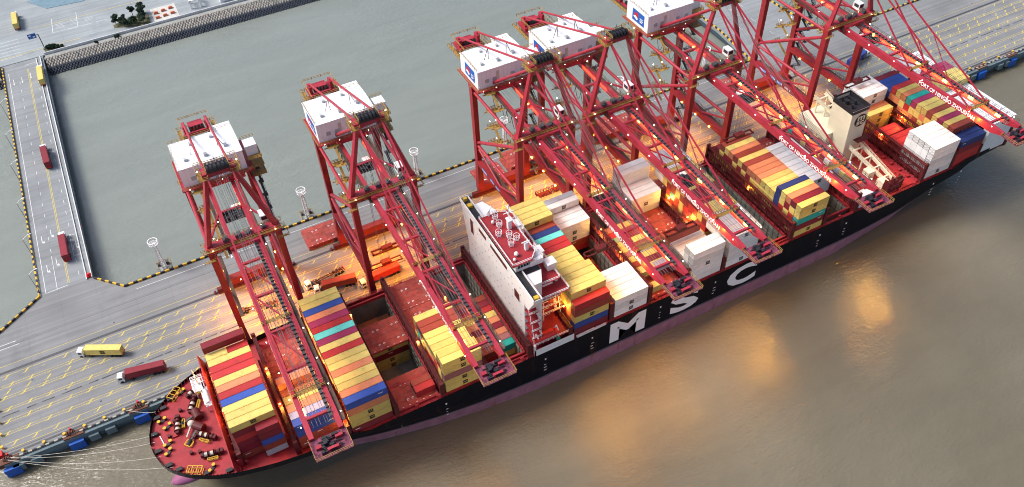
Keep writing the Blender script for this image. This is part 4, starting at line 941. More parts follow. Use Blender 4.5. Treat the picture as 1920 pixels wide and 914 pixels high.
for c in indiv:
    o=mk('shipping_container',cmesh(c['c'],c['L'],c['h']-.09),None,(c['x'],c['y'],c['z']))
    half='' if c['half'] is None else ('short ' )
    rn={-1:'outermost'}.get(c['r'],None)
    idx=c['r']+(1 if c['b']=='A' else 0)
    hftxt='' if c['half'] is None else (', fore half' if c['half']==0 else ', aft half')
    sm={True:'short ',False:''}[c['L']<7]
    lab='%s%s container, %s%s, %s row from river side, %s'%(sm,CNAME[c['c']],TI[c['d']],hftxt,ORD[idx] if idx<19 else 'last',BAYNAME[c['b']])
    ws=lab.split()
    if len(ws)>16: lab=lab.replace(' from top','').replace('just ','').replace('the ','')
    if len(lab.split())>16: lab=lab.replace(' row from river side',' row').replace('bay ','')
    tag(o,lab,'container','containers stacked on the ship'); c['o']=o
    # port face exposed -> markings
    if not solid(c['b'],c['y']-2.509,c['z'],c['half']) and c['L']>7 and c['z']>5:
        if c['c']=='y' or (c['c']=='w' and rnd.random()<.45):
            g=bpy.data.objects.new('emblem',LOGO); col.objects.link(g); g.location=(6.3,0,.0); setpar(g,o)
        elif c['c'] in 'mbrnkt' and rnd.random()<.6:
            g=bpy.data.objects.new('lettering',TAGM); col.objects.link(g); g.location=(rnd.choice([.8,5.5,9.5]),0,rnd.uniform(1.3,2)); setpar(g,o)
rm={}
allm=[];mats_=[];m=MB()
for c in rest:
    if c['c'] not in mats_: mats_.append(c['c'])
    m.cm=mats_.index(c['c']); m.box(c['x'],c['x']+c['L'],c['y'],c['y']+2.43,c['z'],c['z']+c['h']-.05)
if rest: tag(m.build('container_stack',[CM[k] for k in mats_]),'the many lower and partly hidden containers filling the ship\'s bays','containers',kind='stuff')
# mooring lines
def mline(name,a_,b_,sag,label,r=.055):
    m=MB(); a_=Vector(a_);b_=Vector(b_); pr=a_
    for k in range(1,13):
        t=k/12; p=a_.lerp(b_,t)-Vector((0,0,sag*4*t*(1-t))); m.tube(pr,p,r,n=5,cap=False); pr=p
    tag(m.build(name,M['rope']),label,'mooring line','mooring lines of the ship')
mline('mooring_line',(-50.8,3,21),(-95,28.6,ZQ+.7),2,'uppermost pale mooring line from the bow to the quay at left')
mline('mooring_line',(-51,.5,21),(-94.6,28.4,ZQ+.7),2.5,'second pale mooring line from the top, bow to left quay end')
mline('mooring_line',(-50.4,-5,21),(-95.4,28.2,ZQ+.7),3,'upper of the two lowest mooring lines crossing water to the bow')
mline('mooring_line',(-48,-10,21),(-95.2,28,ZQ+.7),3.5,'lowest mooring line crossing the water below the bow')
mline('mooring_line',(-48,10.5,21),(-60,28.8,ZQ+.7),1,'short mooring line from the bow shoulder to the quay')
mline('mooring_line',(262,18,20),(345,28.8,ZQ+.7),3,'mooring line running from the stern to the far quay')
# ================================================================ QUAY CRANES
WARM=(1,.36,.04)
def crane_proto():
    t=empty('quay_crane')
    c,lg=M['crane'],M['craneleg']; YW,YL=29.4,63.3; ZB=56
    # legs
    for nm,x,y,zt in (('leg',-9.9,YW,ZB),('leg',9.9,YW,ZB),('leg',-9.9,YL,ZB+1),('leg',9.9,YL,ZB+1)):
        m=MB(); zf=9; 
        m.bar((x,y,22),(x,y,zt),1.7,2.3,1.9,2.4,up=(0,1,0)); m.bar((x,y,zf),(x,y,22),2.6,2.4,1.7,2.3,up=(0,1,0))
        m.build(nm,lg,t)
    for y in (YW,YL):
        m=MB(); m.box(-11,11,y-1.0,y+1.0,7.4,9.6); m.box(-8.6,8.6,y-1.25,y+1.25,9.6,10.6) ; m.build('sill_beam',M['sill'],t)
        m=MB(); m.hexa([(-13.5,y-1,5.6),(13.5,y-1,5.6),(13.5,y+1,5.6),(-13.5,y+1,5.6)],[(-12.5,y-.8,6.2),(12.5,y-.8,6.2),(12.5,y+.8,6.2),(-12.5,y+.8,6.2)])
        for s in (-1,1):
            m.box(s*9.9-3.6,s*9.9+3.6,y-.7,y+.7,6.2,7.4)
            for k in range(8): m.tube((s*9.9-4.6+k*1.3,y-.55,5.9),(s*9.9-4.6+k*1.3,y+.55,5.9),.45,n=8)
        m.build('bogie',M['lash'],t)
    for x in (-9.9,9.9):
        m=MB(); m.bar((x,YW,22.6),(x,YL,22.6),1.7,2.3); m.build('portal_beam',lg,t)
        m=MB(); m.tube((x,YL,31.5),(x,YW,53),.62,n=10); m.tube((x,YL,30.6),(x,YW,31.6),.6,n=10); m.tube((x,YL,54.5),(x,YW,55),.55,n=10); m.tube((x,YL,29.5),(x,45,23.8),.4,n=8); m.tube((x,45,23.8),(x,YW,30.5),.4,n=8)
        m.build('brace',c,t)
        m=MB(); s=-1 if x<0 else 1; s=1 if x<0 else 1; m.box(x+s*.9,x+s*2,YW+2,YL-2,23.6,23.75); m.rail([(x+s*2,YW+2,23.75),(x+s*2,YL-2,23.75)],1.1,2.2,.09); m.build('portal_walkway',M['galv'],t)
    # sign plates on river-left portal beam
    m=MB(); xx=-10.78
    for y0,y1 in ((58.5,54.2),(51.8,48.6),(47.5,44.2)): m.box(xx-.03,xx,y1,y0,21.9,23.2)
    sp=m.build('sign_plate',M['blue'],t)
    m=MB()
    for y0,n_ in ((58.2,5),(51.4,4),(47.2,4)):
        for k in range(n_):
            y=y0-k*.78; m.box(xx-.05,xx-.02,y-.52,y-.42,22.1,23); m.box(xx-.05,xx-.02,y-.6,y-.1,22.5,22.62); m.box(xx-.05,xx-.02,y-.2,y-.12,22.1,22.95); m.box(xx-.05,xx-.02,y-.6,y-.1,22.9,23)
    m.build('sign_character',M['letter'],sp)
    # top beams
    m=MB(); m.box(-11,11,YW-1.2,YW+1.2,ZB-.2,ZB+2.2); m.build('upper_beam',c,t)
    m=MB(); m.box(-11,11.2,YL-1.2,YL+1.2,ZB-.2,ZB+1.9); m.build('upper_beam',c,t)
    m=MB()
    for y in (YW,): 
        for s in (-1,1): 
            m.new(); m.box(-11.8,11.8,y+s*1.55-.3,y+s*1.55+.1,ZB+1.2,ZB+1.3); m.rail([(-11.8,y+s*1.9,ZB+1.3),(11.8,y+s*1.9,ZB+1.3)],1.1,1.5,.1)
    for s in (-1,1): m.new(); m.box(s*10.9-1.5,s*10.9+1.5,YW-2.3,YW-1.7,ZB-2.0,ZB-1.9); m.box(s*10.9-1.5,s*10.9+1.5,YW+1.7,YW+2.3,ZB-2.0,ZB-1.9); m.rail([(s*10.9-1.6,YW-2.6,ZB-1.9),(s*10.9+1.6,YW-2.6,ZB-1.9),(s*10.9+1.6,YW+2.6,ZB-1.9),(s*10.9-1.6,YW+2.6,ZB-1.9)],1.1,1,.1)
    m.new(); m.rail([(-11.6,YL-2,ZB+1.9),(11.6,YL-2,ZB+1.9)],1.1,1.5,.1); m.box(-11.6,11.6,YL-2.2,YL-1.3,ZB+1.8,ZB+1.9)
    m.split('beam_walkway',M['ylr'],t)
    # girders
    for s in (-1,1):
        x=s*3.7
        m=MB(); m.box(x-.6,x+.6,28,89,ZB-2.2,ZB-.25); m.build('girder',c,t)
        m=MB(); m.box(x-.65,x+.65,-40,27.7,ZB-2.1,ZB+.3); m.hexa([(x-.6,-43.8,ZB-.9),(x+.6,-43.8,ZB-.9),(x+.65,-40,ZB-2.1),(x-.65,-40,ZB-2.1)],[(x-.6,-43.8,ZB+.1),(x+.6,-43.8,ZB+.1),(x+.65,-40,ZB+.3),(x-.65,-40,ZB+.3)])
        m.box(x-.9*s-.1,x-.9*s+.1,-40,27,ZB-1.9,ZB-1.7); m.build('boom',c,t)
        m=MB(); w0,w1=(x+s*.75,x+s*1.7)
        ye=-42 if s>0 else 26; m.box(min(w0,w1),max(w0,w1),ye,88,ZB-.5,ZB-.42); m.rail([(x+s*1.7,ye,ZB-.42),(x+s*1.7,88,ZB-.42)],1.1,2.4,.09); m.build('girder_walkway',M['galv'],t)
    m=MB()
    for y in (20,6,-8,-22,-38): m.box(-3.2,3.2,y-.35,y+.35,ZB-.4,ZB+.3)
    for a_,b_ in ((20,6),(6,-8),(-8,-22)): m.bar((-3.2,a_,ZB),(0,(a_+b_)/2,ZB),.35); m.bar((3.2,b_,ZB),(0,(a_+b_)/2,ZB),.35)
    for y in (45,75,88): m.box(-3.2,3.2,y-.4,y+.4,ZB-1.4,ZB-.4)
    m.split('boom_cross_tie',c,t)
    m=MB(); m.new(); m.box(-4.2,4.4,-30.8,-29.4,ZB+.3,ZB+.4); m.rail([(-4.3,-30.8,ZB+.4),(4.3,-30.8,ZB+.4)],1.1,1,.12); m.rail([(-4.3,-29.4,ZB+.4),(4.3,-29.4,ZB+.4)],1.1,1,.12)
    m.new(); m.box(-4.2,4.4,-4.8,-3.6,ZB+.3,ZB+.4); m.rail([(-4.3,-4.8,ZB+.4),(4.3,-4.8,ZB+.4)],1.1,1,.12); m.split('cross_walkway',M['ylr'],t)
    # wires and long festoon tray between girders
    m=MB()
    for x in (-2.2,-1.2,-.4,.9,1.5,2.2): m.tube((x,-41,ZB-.2),(x,86,ZB-.2),.06,n=4,cap=False)
    m.split('hoist_wire',M['wire'],t)
    m=MB(); m.box(2.2,3.0,-40,27,ZB+.32,ZB+.45)
    for k in range(44): m.box(2.1,3.1,-39+k*1.5,-38.8+k*1.5,ZB+.45,ZB+.9)
    m.build('festoon_tray',M['dgrey'],t)
    # festoon loops under the rear girder
    m=MB()
    for k in range(7):
        m.new(); y0=33+k*3.6
        pr=None
        for q in range(9):
            u=q/8; p=(-4.9,y0+3.6*u,ZB-1.6-4*4.2*u*(1-u)*.9)
            if pr: m.tube(pr,p,.09,n=4,cap=False)
            pr=p
    m.split('festoon_cable',M['blk'],t)
    # boom tip platform
    m=MB(); m.box(-4.6,4.6,-49.8,-43.8,ZB-.9,ZB-.75); m.build('tip_platform',mat('tip_grating',(.15,.03,.06),.7,noise=.8,scale=1.8) if 'tip_grating' not in bpy.data.materials else bpy.data.materials['tip_grating'],t)
    m=MB(); a=random.Random(4)
    for k in range(16): x=a.uniform(-3.4,2.6);y=a.uniform(-49,-44.8); m.box(x,x+a.uniform(.5,1.6),y,y+a.uniform(.3,.7),ZB-.75,ZB+a.uniform(-.2,.5))
    for y in (-45.4,-46.6,-47.9): m.tube((-2.6,y,ZB-.3),(2.6,y,ZB-.3),.2,n=8)
    m.split('tip_sheave',M['blk'],t)
    m=MB(); m.box(-1.2,1.6,-48.6,-47.9,ZB-.7,ZB+.3); m.box(-3.6,-2.2,-47,-46,ZB-.7,ZB+.1); m.box(1.5,3.4,-46,-45.2,ZB-.7,ZB+.2); m.split('tip_machinery',c,t)
    m=MB(); m.rail([(-4.6,-43.8,ZB-.75),(-4.6,-49.8,ZB-.75),(4.6,-49.8,ZB-.75),(4.6,-43.8,ZB-.75)],1.2,1.2,.09); m.build('tip_railing',M['ylr'],t)
    # A frame
    apx=(3.4,31,82)
    for s in (-1,1):
        m=MB(); m.bar((s*9.9,YW,ZB+2),(s*3.4,31,82),1.5,1.5,1.1,1.1); m.build('apex_frame_leg',c,t)
        m=MB(); m.tube((s*4.3,60.5,ZB+1.2),(s*3.2,32.6,79.5),.6,.5,n=10); m.build('apex_back_strut',c,t)
        m=MB(); m.tube((s*3.4,32,82),(s*3.6,87,61),.38,n=8); m.bar((s*3.7,86.5,ZB),(s*3.7,87.3,61),.5); m.build('backstay',c,t)
        m=MB()
        for yy in (-4,-30):
            m.bar((s*3.4,30,81.8),(s*3.7,yy,ZB+.6),.42,.42); m.bar((s*3.7,yy-.5,ZB),(s*3.7,yy,ZB+1.4),.8,1.0)
        p=Vector((s*3.4,30,81.8)).lerp(Vector((s*3.7,-30,ZB+.6)),.55); m.bar(p,(s*3.7,-14,ZB+.4),.22)
        m.build('forestay',c,t)
        m=MB(); b0=Vector((s*3.45,32,82)).lerp(Vector((s*3.6,87,61)),.56)
        for d in (-2.2,2.2): m.bar((s*5.4+d,62.5+abs(d)*.2,ZB+2),b0,.16)
        m.bar((s*5.4-1.1,62.6,ZB+6.6),(s*5.4+1.1,62.6,ZB+6.6),.14)
        m.build('stay_support',M['lash'],t)
        m=MB(); m.bar((s*9.4,YW+1,ZB+1.8),(s*4.2,44,ZB-.4),.5); m.build('knee_brace',c,t)
    m=MB(); m.box(-4.6,4.6,29.6,32.6,81.2,82.6); m.build('apex_beam',c,t)
    m=MB()
    for x in (-2.6,-1.6,-.5,.6,1.7,2.7): m.tube((x-.3,30.4,83.3),(x+.3,30.4,83.3),1.15,n=12); m.tube((x-.25,32.4,83),(x+.25,32.4,83),.9,n=12)
    m.box(-3.2,3.2,29.4,33,82.6,83); m.split('apex_sheave',M['blk'],t)
    m=MB()
    for s in (-1,1):
        m.new(); m.box(s*4.4-1.3,s*4.4+1.3,29,33.6,81.0,81.1)
        for z in (81.1,83.2): m.rail([(s*4.4-1.3,29,z),(s*4.4+1.3,29,z),(s*4.4+1.3,33.6,z),(s*4.4-1.3,33.6,z),(s*4.4-1.3,29,z)],1.1,.9,.12)
    m.rail([(-3.2,33.6,82.6),(3.2,33.6,82.6)],1.3,.8,.1); m.split('apex_platform',M['ylr'],t)
    m=MB(); m.bar((0,32,83.5),(0,32,86),.14); m.bar((-1,32,85),(1,32,85),.12); m.build('anemometer_mast',M['dgrey'],t)
    m=MB()
    for x in (-1.5,-1.1,-.5,.4,1.0,1.5): m.tube((x,31,82.8),(x,-30,ZB+.8),.05,n=4,cap=False)
    m.split('boom_hoist_wire',M['wire'],t)
    # machine house
    hs=empty('machine_house'); setpar(hs,t)
    m=MB()
    for x in (-7.5,-4.6,2.2,6.2): m.box(x,x+1.5,57.66,57.8,ZB+4.2,ZB+5.6)
    m.box(-.6,.4,57.66,57.8,ZB+2.4,ZB+4.4)
    for x,y in ((-7,61),(-1,60.5),(5.5,62),(-4,68),(2.5,68.5)): m.box(x-.5,x+.5,y-.5,y+.5,ZB+9.6,ZB+10.5)
    m.split('house_vent',mat('vent_grey',(.42,.44,.46),.6) if 'vent_grey' not in bpy.data.materials else bpy.data.materials['vent_grey'],hs)
    m=MB(); m.box(-10.2,9.4,57.8,71.5,ZB+2.3,ZB+9.3); m.box(3.4,9.4,71.5,74.3,ZB+2.3,ZB+9.29); m.build('house_body',M['whouse'],hs)
    m=MB(); m.hexa([(-10.4,57.6,ZB+9.3),(9.6,57.6,ZB+9.3),(9.6,65,ZB+9.3),(-10.4,65,ZB+9.3)],[(-10.4,57.6,ZB+9.4),(9.6,57.6,ZB+9.4),(9.6,65,ZB+9.95),(-10.4,65,ZB+9.95)]); m.hexa([(-10.4,65,ZB+9.3),(9.6,65,ZB+9.3),(9.6,71.7,ZB+9.3),(-10.4,71.7,ZB+9.3)],[(-10.4,65,ZB+9.95),(9.6,65,ZB+9.95),(9.6,71.7,ZB+9.4),(-10.4,71.7,ZB+9.4)]); m.box(3.2,9.6,71.7,74.5,ZB+9.2,ZB+9.38); m.build('house_roof',M['whouse'],hs)
    m=MB(); [m.box(-10.2+k*1.63,-10.16+k*1.63,57.77,57.79,ZB+2.4,ZB+9.2) for k in range(1,12)]; m.box(-3.2,-2.2,57.72,57.78,ZB+2.6,ZB+7.8); m.build('house_panel_seam',mat('stain_grey',(.55,.53,.46),.7) if 'stain_grey' not in bpy.data.materials else bpy.data.materials['stain_grey'],hs)
    m=MB(); m.rail([(-10.3,58,ZB+9.5),(-10.3,71.6,ZB+9.5),(9.4,71.6,ZB+9.5)],1.1,1.5,.09); m.build('roof_railing',M['ylr'],hs)
    m=MB(); m.box(-10.27,-10.22,60.2,67.8,ZB+3.6,ZB+8.2); lp=m.build('logo_panel',M['blue'],hs)
    m=MB()
    k=14; m.poly([(-10.3,65.2-1.25*math.cos(math.pi*i/k*2),ZB+6.3+1.25*math.sin(math.pi*i/k*2)) for i in range(k)][::-1]); m.build('logo_disc',M['red'],lp)
    m=MB(); m.poly([(-10.32,67.2,ZB+5.4),(-10.32,65.6,ZB+6.0),(-10.32,64,ZB+5.2),(-10.32,64.8,ZB+4.4)]); 
    for z,y0,y1 in ((5.9,62.9,61.0),(5.2,62.9,60.8),(4.6,62.9,61.4)): m.poly([(-10.32,y0,ZB+z),(-10.32,y1,ZB+z),(-10.32,y1,ZB+z+.3),(-10.32,y0,ZB+z+.3)])
    m.build('logo_wave',M['letter'],lp)
    m=MB(); m.box(-11.2,11.2,56.2,72.8,ZB+1.9,ZB+2.2); m.box(-8,8,57,73,ZB-.2,ZB+1.9); m.build('house_base',c,hs)
    m=MB(); m.rail([(-11.2,72.8,ZB+2.2),(-11.2,56.2,ZB+2.2),(11.2,56.2,ZB+2.2)],1.1,1.4,.1); m.build('base_railing',M['ylr'],hs)
    m=MB(); m.box(10.6,14.2,59.6,63.6,ZB+5,ZB+8.6); m.build('electrical_room',M['whouse'],t)
    m=MB(); m.rail([(10.3,64,ZB+8.6),(14.4,64,ZB+8.6)],1,1,.1); 
    for z in (ZB-2,ZB+1.5,ZB+4.8): m.box(10.4,14.6,57.6,64,z,z+.12); m.rail([(10.4,57.6,z),(14.6,57.6,z),(14.6,64,z)],1.1,1.2,.12)
    m.build('room_platform',M['ylr'],t)
    # rear end
    m=MB()
    for s in (-1,1):
        m.box(s*3.7-.8,s*3.7+.8,85,91,ZB-.25,ZB+1.2); m.box(s*3.7-.5,s*3.7+.5,86,89,ZB+1.2,ZB+4)
    m.box(-3,3,84.5,85.3,ZB+1,ZB+2); m.box(-2.4,2.4,87.5,90.5,ZB,ZB+2.4); m.build('rear_frame',c,t)
    m=MB(); m.box(-2.8,2.8,80,84,ZB-.9,ZB+.2); [m.tube((x,86.2,ZB+2),(x+.3,86.2,ZB+2),1,n=10) for x in (-2.2,-1,0,1.2,2.1)]; m.build('rear_sheave',M['blk'],t)
    m=MB(); m.box(-6.2,-4.9,74,91.5,ZB-.5,ZB-.4); m.box(4.9,6.2,74,91.5,ZB-.5,ZB-.4); 
    m.rail([(-6.6,74,ZB-.4),(-6.6,91.5,ZB-.4),(6.6,91.5,ZB-.4),(6.6,74,ZB-.4)],1.1,1.6,.13); m.rail([(-5,80,ZB+3.6),(-5,91,ZB+3.6),(5,91,ZB+3.6),(5,80,ZB+3.6)],1.0,3,.12); m.build('rear_walkway',M['ylr'],t)
    # stairs zig zag on landside
    m=MB(); z=10; k=0
    while z<ZB-1:
        x0=11.6; y0,y1=(58.5,62.5) if k%2==0 else (62.5,58.5); m.bar((x0+.6,y0,z),(x0+.6,y1,z+2.9),.8,.25); m.box(x0,x0+1.3,y1-.7,y1+.7,z+2.9,z+3); m.rail([(x0+1.2,y0,z),(x0+1.2,y1,z+2.9)],1.0,1.5,.1); z+=2.9;k+=1
    m.build('stair_tower',M['dgrey'],t)
    m=MB(); z=ZB-24; k=0
    while z<ZB-2:
        x0=-8.4; y0,y1=(50,55.5) if k%2==0 else (55.5,50); 
        m.bar((x0+2.2,y0,z),(x0+2.2,y1,z+3.4),.8,.2); m.box(x0,x0+3.4,y1-.6,y1+1,z+3.4,z+3.5); m.rail([(x0,y1+1,z+3.5),(x0+3.4,y1+1,z+3.5)],1,1,.13); m.bar((x0-1.2,y1+.4,z+3.3),(x0+4.5,y1+.4,z+3.3),.3); z+=3.6;k+=1
    m.build('inner_stair',M['ylr'],t)
    # cabin for boom operator
    m=MB(); m.box(6.4,8.6,31.8,35,ZB+1.6,ZB+4.2); cb=m.build('boom_cabin',M['wht'],t); m=MB(); m.box(6.6,8.4,31.74,31.8,ZB+2.6,ZB+3.9); m.box(6.34,6.4,32.2,34.4,ZB+2.6,ZB+3.8); m.build('cabin_window',M['glass'],cb)
    # clutter on the upper beam
    m=MB(); a=random.Random(2)
    for k in range(12): x=a.uniform(-6,6); m.box(x,x+a.uniform(.3,1),YW-.8,YW+.6,ZB+2.2,ZB+2.2+a.uniform(.4,1.8))
    m.split('beam_equipment',M['dgrey'],t)
    m=MB(); m.box(-4.6,4.2,26.2,27.2,ZB+.3,ZB+1.4); m.split('hinge_tie',c,t)
    # lamps: small white work lights and orange floodlights, with glow boxes on the girders
    m=MB()
    for x,y,z in [(s*5.0,y,ZB+.6) for s in (-1,1) for y in (-40,-31,-22,-11,2,14,24,40,56)]+[(s*9.2,YW-1.6,ZB+1.4) for s in (-1,1)]+[(x,YW+1.8,ZB+1.6) for x in (-7,3,6)]+[(s*5.3,30,84) for s in(-1,1)]+[(x,56.4,ZB+2.1) for x in (-9,-4,1,6)]+[(-8,y,z) for y,z in ((50,42),(55,46),(50,50))]: m.ell((x,y,z),(.14,.14,.14),6,4)
    m.split('work_light',M['lampw'],t)
    m=MB()
    for x,y,z in [(s*8.9,y,21.6) for s in (-1,1) for y in (56,47,38)]: m.ell((x,y,z),(.3,.5,.3),8,5)
    for y in (-36,-25,-14,-2,10,20): m.box(2.75,3.0,y-.9,y+.9,ZB-1.2,ZB-.3)  # long glowing boxes imitate orange lamplight on the girder's inner face
    m.box(-3.0,-2.75,-36,-34.4,ZB-1.2,ZB-.3)
    for y in (46,66): m.box(2.75,3.0,y-.9,y+.9,ZB-1.7,ZB-1)
    m.split('flood_lamp_glow',M['lampo'],t)
    for s in (-1,1): plight((s*8.0,50,21),13500,(1,.31,.03),.5,t,'floodlight',135,(0,0,-1))
    plight((0,37,21),13500,(1,.31,.03),.5,t,'floodlight',135,(0,0,-1))
    def strip_light(y0,y1,pw,x=1.0,d=(.85,0,-.52)):  # added area light aimed at the girder face to make it glow
        ld=bpy.data.lights.new('girder_glow_light','AREA'); ld.shape='RECTANGLE'; ld.size=.5; ld.size_y=y1-y0; ld.energy=pw; ld.color=WARM; ld.spread=R(70)
        lo=bpy.data.objects.new('girder_glow_light',ld); col.objects.link(lo)
        z_=-Vector(d).normalized(); y_=Vector((0,1,0)); x_=y_.cross(z_)
        lo.matrix_world=Matrix(((x_.x,y_.x,z_.x,x),(x_.y,y_.y,z_.y,(y0+y1)/2),(x_.z,y_.z,z_.z,ZB-1.3),(0,0,0,1))); setpar(lo,t)
    strip_light(-38,-8,900,x=1.6,d=(1,0,.1)); strip_light(-6,24,800,x=1.6,d=(1,0,.1)); strip_light(40,56,350,x=1.6,d=(1,0,.1))
    plight((1.6,-36,ZB-1.8),6000,WARM,.25,t,'floodlight',90,(0,0,-1)); plight((1.2,-14,ZB-2.4),6000,WARM,.25,t,'floodlight',90,(0,0,-1)); plight((1.2,8,ZB-2.4),4000,WARM,.4,t,'floodlight',90,(0,0,-1))
    plight((-6.2,-34,ZB-1.5),900,WARM,.4,t)
    # trolley
    tr=empty('trolley'); setpar(tr,t)
    return t,tr
def trolley_parts(tr,y,cabz=ZQ,drop=None,cols='blk'):
    ZB=56; m=MB(); m.box(-3.1,3.1,y-2.6,y+2.6,ZB-1.5,ZB-1.2); 
    a=random.Random(int(y))
    for k in range(14): x=a.uniform(-2.6,2);yy=y+a.uniform(-2.3,1.8); m.box(x,x+a.uniform(.4,1.2),yy,yy+a.uniform(.4,.9),ZB-1.2,ZB-1+a.uniform(.2,1))
    m.build('trolley_frame',M['blk'],tr)
    m=MB(); m.box(.2,2.4,y+3,y+5.6,ZB-5,ZB-2.2); m.build('operator_cabin',M['whouse'],tr)
    if drop:
        m=MB(); m.box(-5.9,5.9,y-1.1,y-.8,drop,drop+.5); m.box(-5.9,5.9,y+.8,y+1.1,drop,drop+.5); 
        for x in (-5.9,5.5): m.box(x,x+.4,y-1.1,y+1.1,drop-.1,drop+.5)
        m.box(-1.8,1.8,y-1,y+1,drop+.4,drop+1.5); m.build('spreader',M['lash'],tr)
        m=MB()
        for x in (-1.4,1.4):
            for yy in (-.8,.8): m.tube((x,y+yy,drop+1.5),(x*.8,y+yy,ZB-1.2),.06,n=4,cap=False)
        m.split('spreader_rope',M['wire'],tr)
ct,_tr=crane_proto()
CK=[-8,35.3,92.2,119.3,161,221.6]
LBL=['leftmost red quay crane, its boom reaching over the foremost bays of the ship','second red quay crane from the left, boom ending ahead of the white bridge','third red quay crane from the left, standing just behind the white bridge','fourth red quay crane from left, standing right against the third one','fifth red quay crane from left, boom over the white and orange containers','rightmost red quay crane, carrying NO. 6, boom reaching over the stern']
#LBL[2]='third red quay crane from the left, standing just behind the white bridge'
TRO=[(34+9.5,None),(48,14.0),(8.5,24),(8.0,24),(-10.2+0.0,32.2),(10,30)]
TRO=[(43,None),(44,9),(-6.5,33),(-11.9,33.5),(12.5,38),(18,36)]
cmt_boom=None
tp=text('PORT OF NINGBO ZHOUSHAN',2.0,M['letter'],'lettering',ext=.01,bold=.035)
xs=[v.co.x for v in tp.vertices]; tp.transform(Matrix.Diagonal((23.6/(max(xs)-min(xs)),1,1,1))); orient(tp,(0,-1,0),(0,0,1),(-4.38,-9.6,54.25))
n6=text('NO. 6',1.3,M['letter'],'lettering',ext=.01,bold=.02); orient(n6,(0,-1,0),(0,0,1),(-10.78,42.5,22.1))
for i,k in enumerate(CK):
    t=ct if i==0 else copy_tree(ct)
    if i==0: cranes=[ct]
    else: cranes.append(t)
for i,t in enumerate(cranes):
    kx=CK[i]; plight((1.6,-20,54),(0,0,15000,13000,17000,15000)[i] or 2000,(1,.43,.05),.5,t,'outboard_floodlight',80,(.19*(-14-kx),-25,-54))
    t.location=(CK[i],0,0); tag(t,LBL[i],'crane','red quay cranes')
    tr=[c for c in children(t) if c.name.startswith('trolley')][0]; trolley_parts(tr,TRO[i][0],drop=TRO[i][1])
    mk('lettering',tp,t)
    if i==5: mk('lettering',n6,t)
# hanging container under crane four
o=mk('shipping_container',cmesh('k',12.19,2.9),None,(CK[3]-6.1+1.2,-13.1,30.5)); tag(o,'rust red container hanging from the spreader of the fourth crane above the white stack','container')
# ================================================================ VEHICLES
def truck_proto():
    t=empty('truck')
    m=MB(); m.box(.3,12.3,-.5,-.3,.95,1.3); m.box(.3,12.3,.3,.5,.95,1.3)
    for x in (.3,3.5,7,10,12.1): m.box(x,x+.25,-1.2,1.2,1.0,1.25)
    m.build('trailer_chassis',M['rust'],t)
    for x,w_ in ((-1.6,.45),(1.7,.45),(8.6,.45),(9.9,.45),(11.2,.45)):
        for s in (-1,1): m=MB(); m.tube((x,s*.75,.5),(x,s*1.2,.5),.5,n=12); m.build('wheel',M['tyre'],t)
    m=MB(); m.box(-2.6,2.2,-.55,.55,.6,.95); m.box(-.2,1,-1.1,1.1,.6,1.2); m.build('tractor_frame',M['dgrey'],t)
    cab=empty('cab'); setpar(cab,t)
    m=MB(); m.hexa([(-2.9,-1.2,.5),(-.7,-1.2,.5),(-.7,1.2,.5),(-2.9,1.2,.5)],[(-2.6,-1.15,2.8),(-.8,-1.15,2.8),(-.8,1.15,2.8),(-2.6,1.15,2.8)]); m.box(-2.0,-.9,-.8,.8,2.8,3.0); m.build('cab_body',M['wht'],cab)
    m=MB(); m.hexa([(-2.81,-1.0,1.5),(-2.77,-1.0,1.5),(-2.77,1.0,1.5),(-2.81,1.0,1.5)],[(-2.70,-1.0,2.45),(-2.66,-1.0,2.45),(-2.66,1.0,2.45),(-2.70,1.0,2.45)]); m.box(-2.3,-1.2,-1.2,-1.17,1.6,2.4); m.box(-2.3,-1.2,1.17,1.2,1.6,2.4); m.build('cab_window',M['glass'],cab)
    m=MB(); [m.box(-2.93,-2.88,s*.9-.2,s*.9+.2,.75,.95) for s in (-1,1)]; m.split('headlight',M['wht'],cab)
    m=MB(); m.box(12.25,12.4,-1.2,1.2,.9,1.3); m.build('rear_bumper',M['red'],t)
    return t
TP=truck_proto()
# (x of cab front, y, x of rear, y, colour or None, label)
TRK=[((-69.4,58.9),(-55.8,51.6),'y','yellow container truck on the open quay ahead of the bow, left of the maroon one','yellow container carried by the truck turning on the open quay'),
 ((-59.6,41.4),(-45.5,38.6),'m','maroon container truck on the open quay nearest the bow','maroon container carried by the truck nearest the bow'),
 ((-66.6,180),(-66.2,164),'m','maroon container truck halfway along the approach road','maroon container on the truck halfway along the approach road'),
 ((-66.6,120.6),(-66.8,104.5),'m','maroon container truck at the quay end of the approach road','maroon container on the truck at the road\'s quay end'),
 ((-60.9,244),(-61.4,228),'y','yellow container truck at the shore end of the approach road','yellow container on the truck at the shore end of the road'),
 ((-66.8,302),(-67.2,286),'y','yellow container truck on the yard in the top left corner','yellow container on the truck in the top left corner'),
 ((277.5,59.9),(262.8,56.4),'b','blue container truck under the rightmost crane','blue container on the truck under the rightmost crane'),
 ((-19.2,50.8),(-4.6,48),None,'truck with an empty trailer between the legs of the leftmost crane',None),
 ((6.4,49.6),(21.5,51.8),None,'truck with empty rusty trailer right of the leftmost crane',None),
 ((8.5,46.3),(21.8,44.2),'k','truck under a rust red container beside the empty trailer','rust red container on quay beside the empty trailer truck'),
 ((23.8,40.8),(37.6,41.6),'r','bright red container truck beside the second crane waterside leg','bright red container on the truck beside the second crane'),
 ((30.2,66.0),(44.5,66.2),None,'white cabbed truck with empty trailer by the second crane landside sill',None),
 ((84.5,66.4),(98.5,66.6),None,'truck half hidden behind the third crane sill beam',None)]
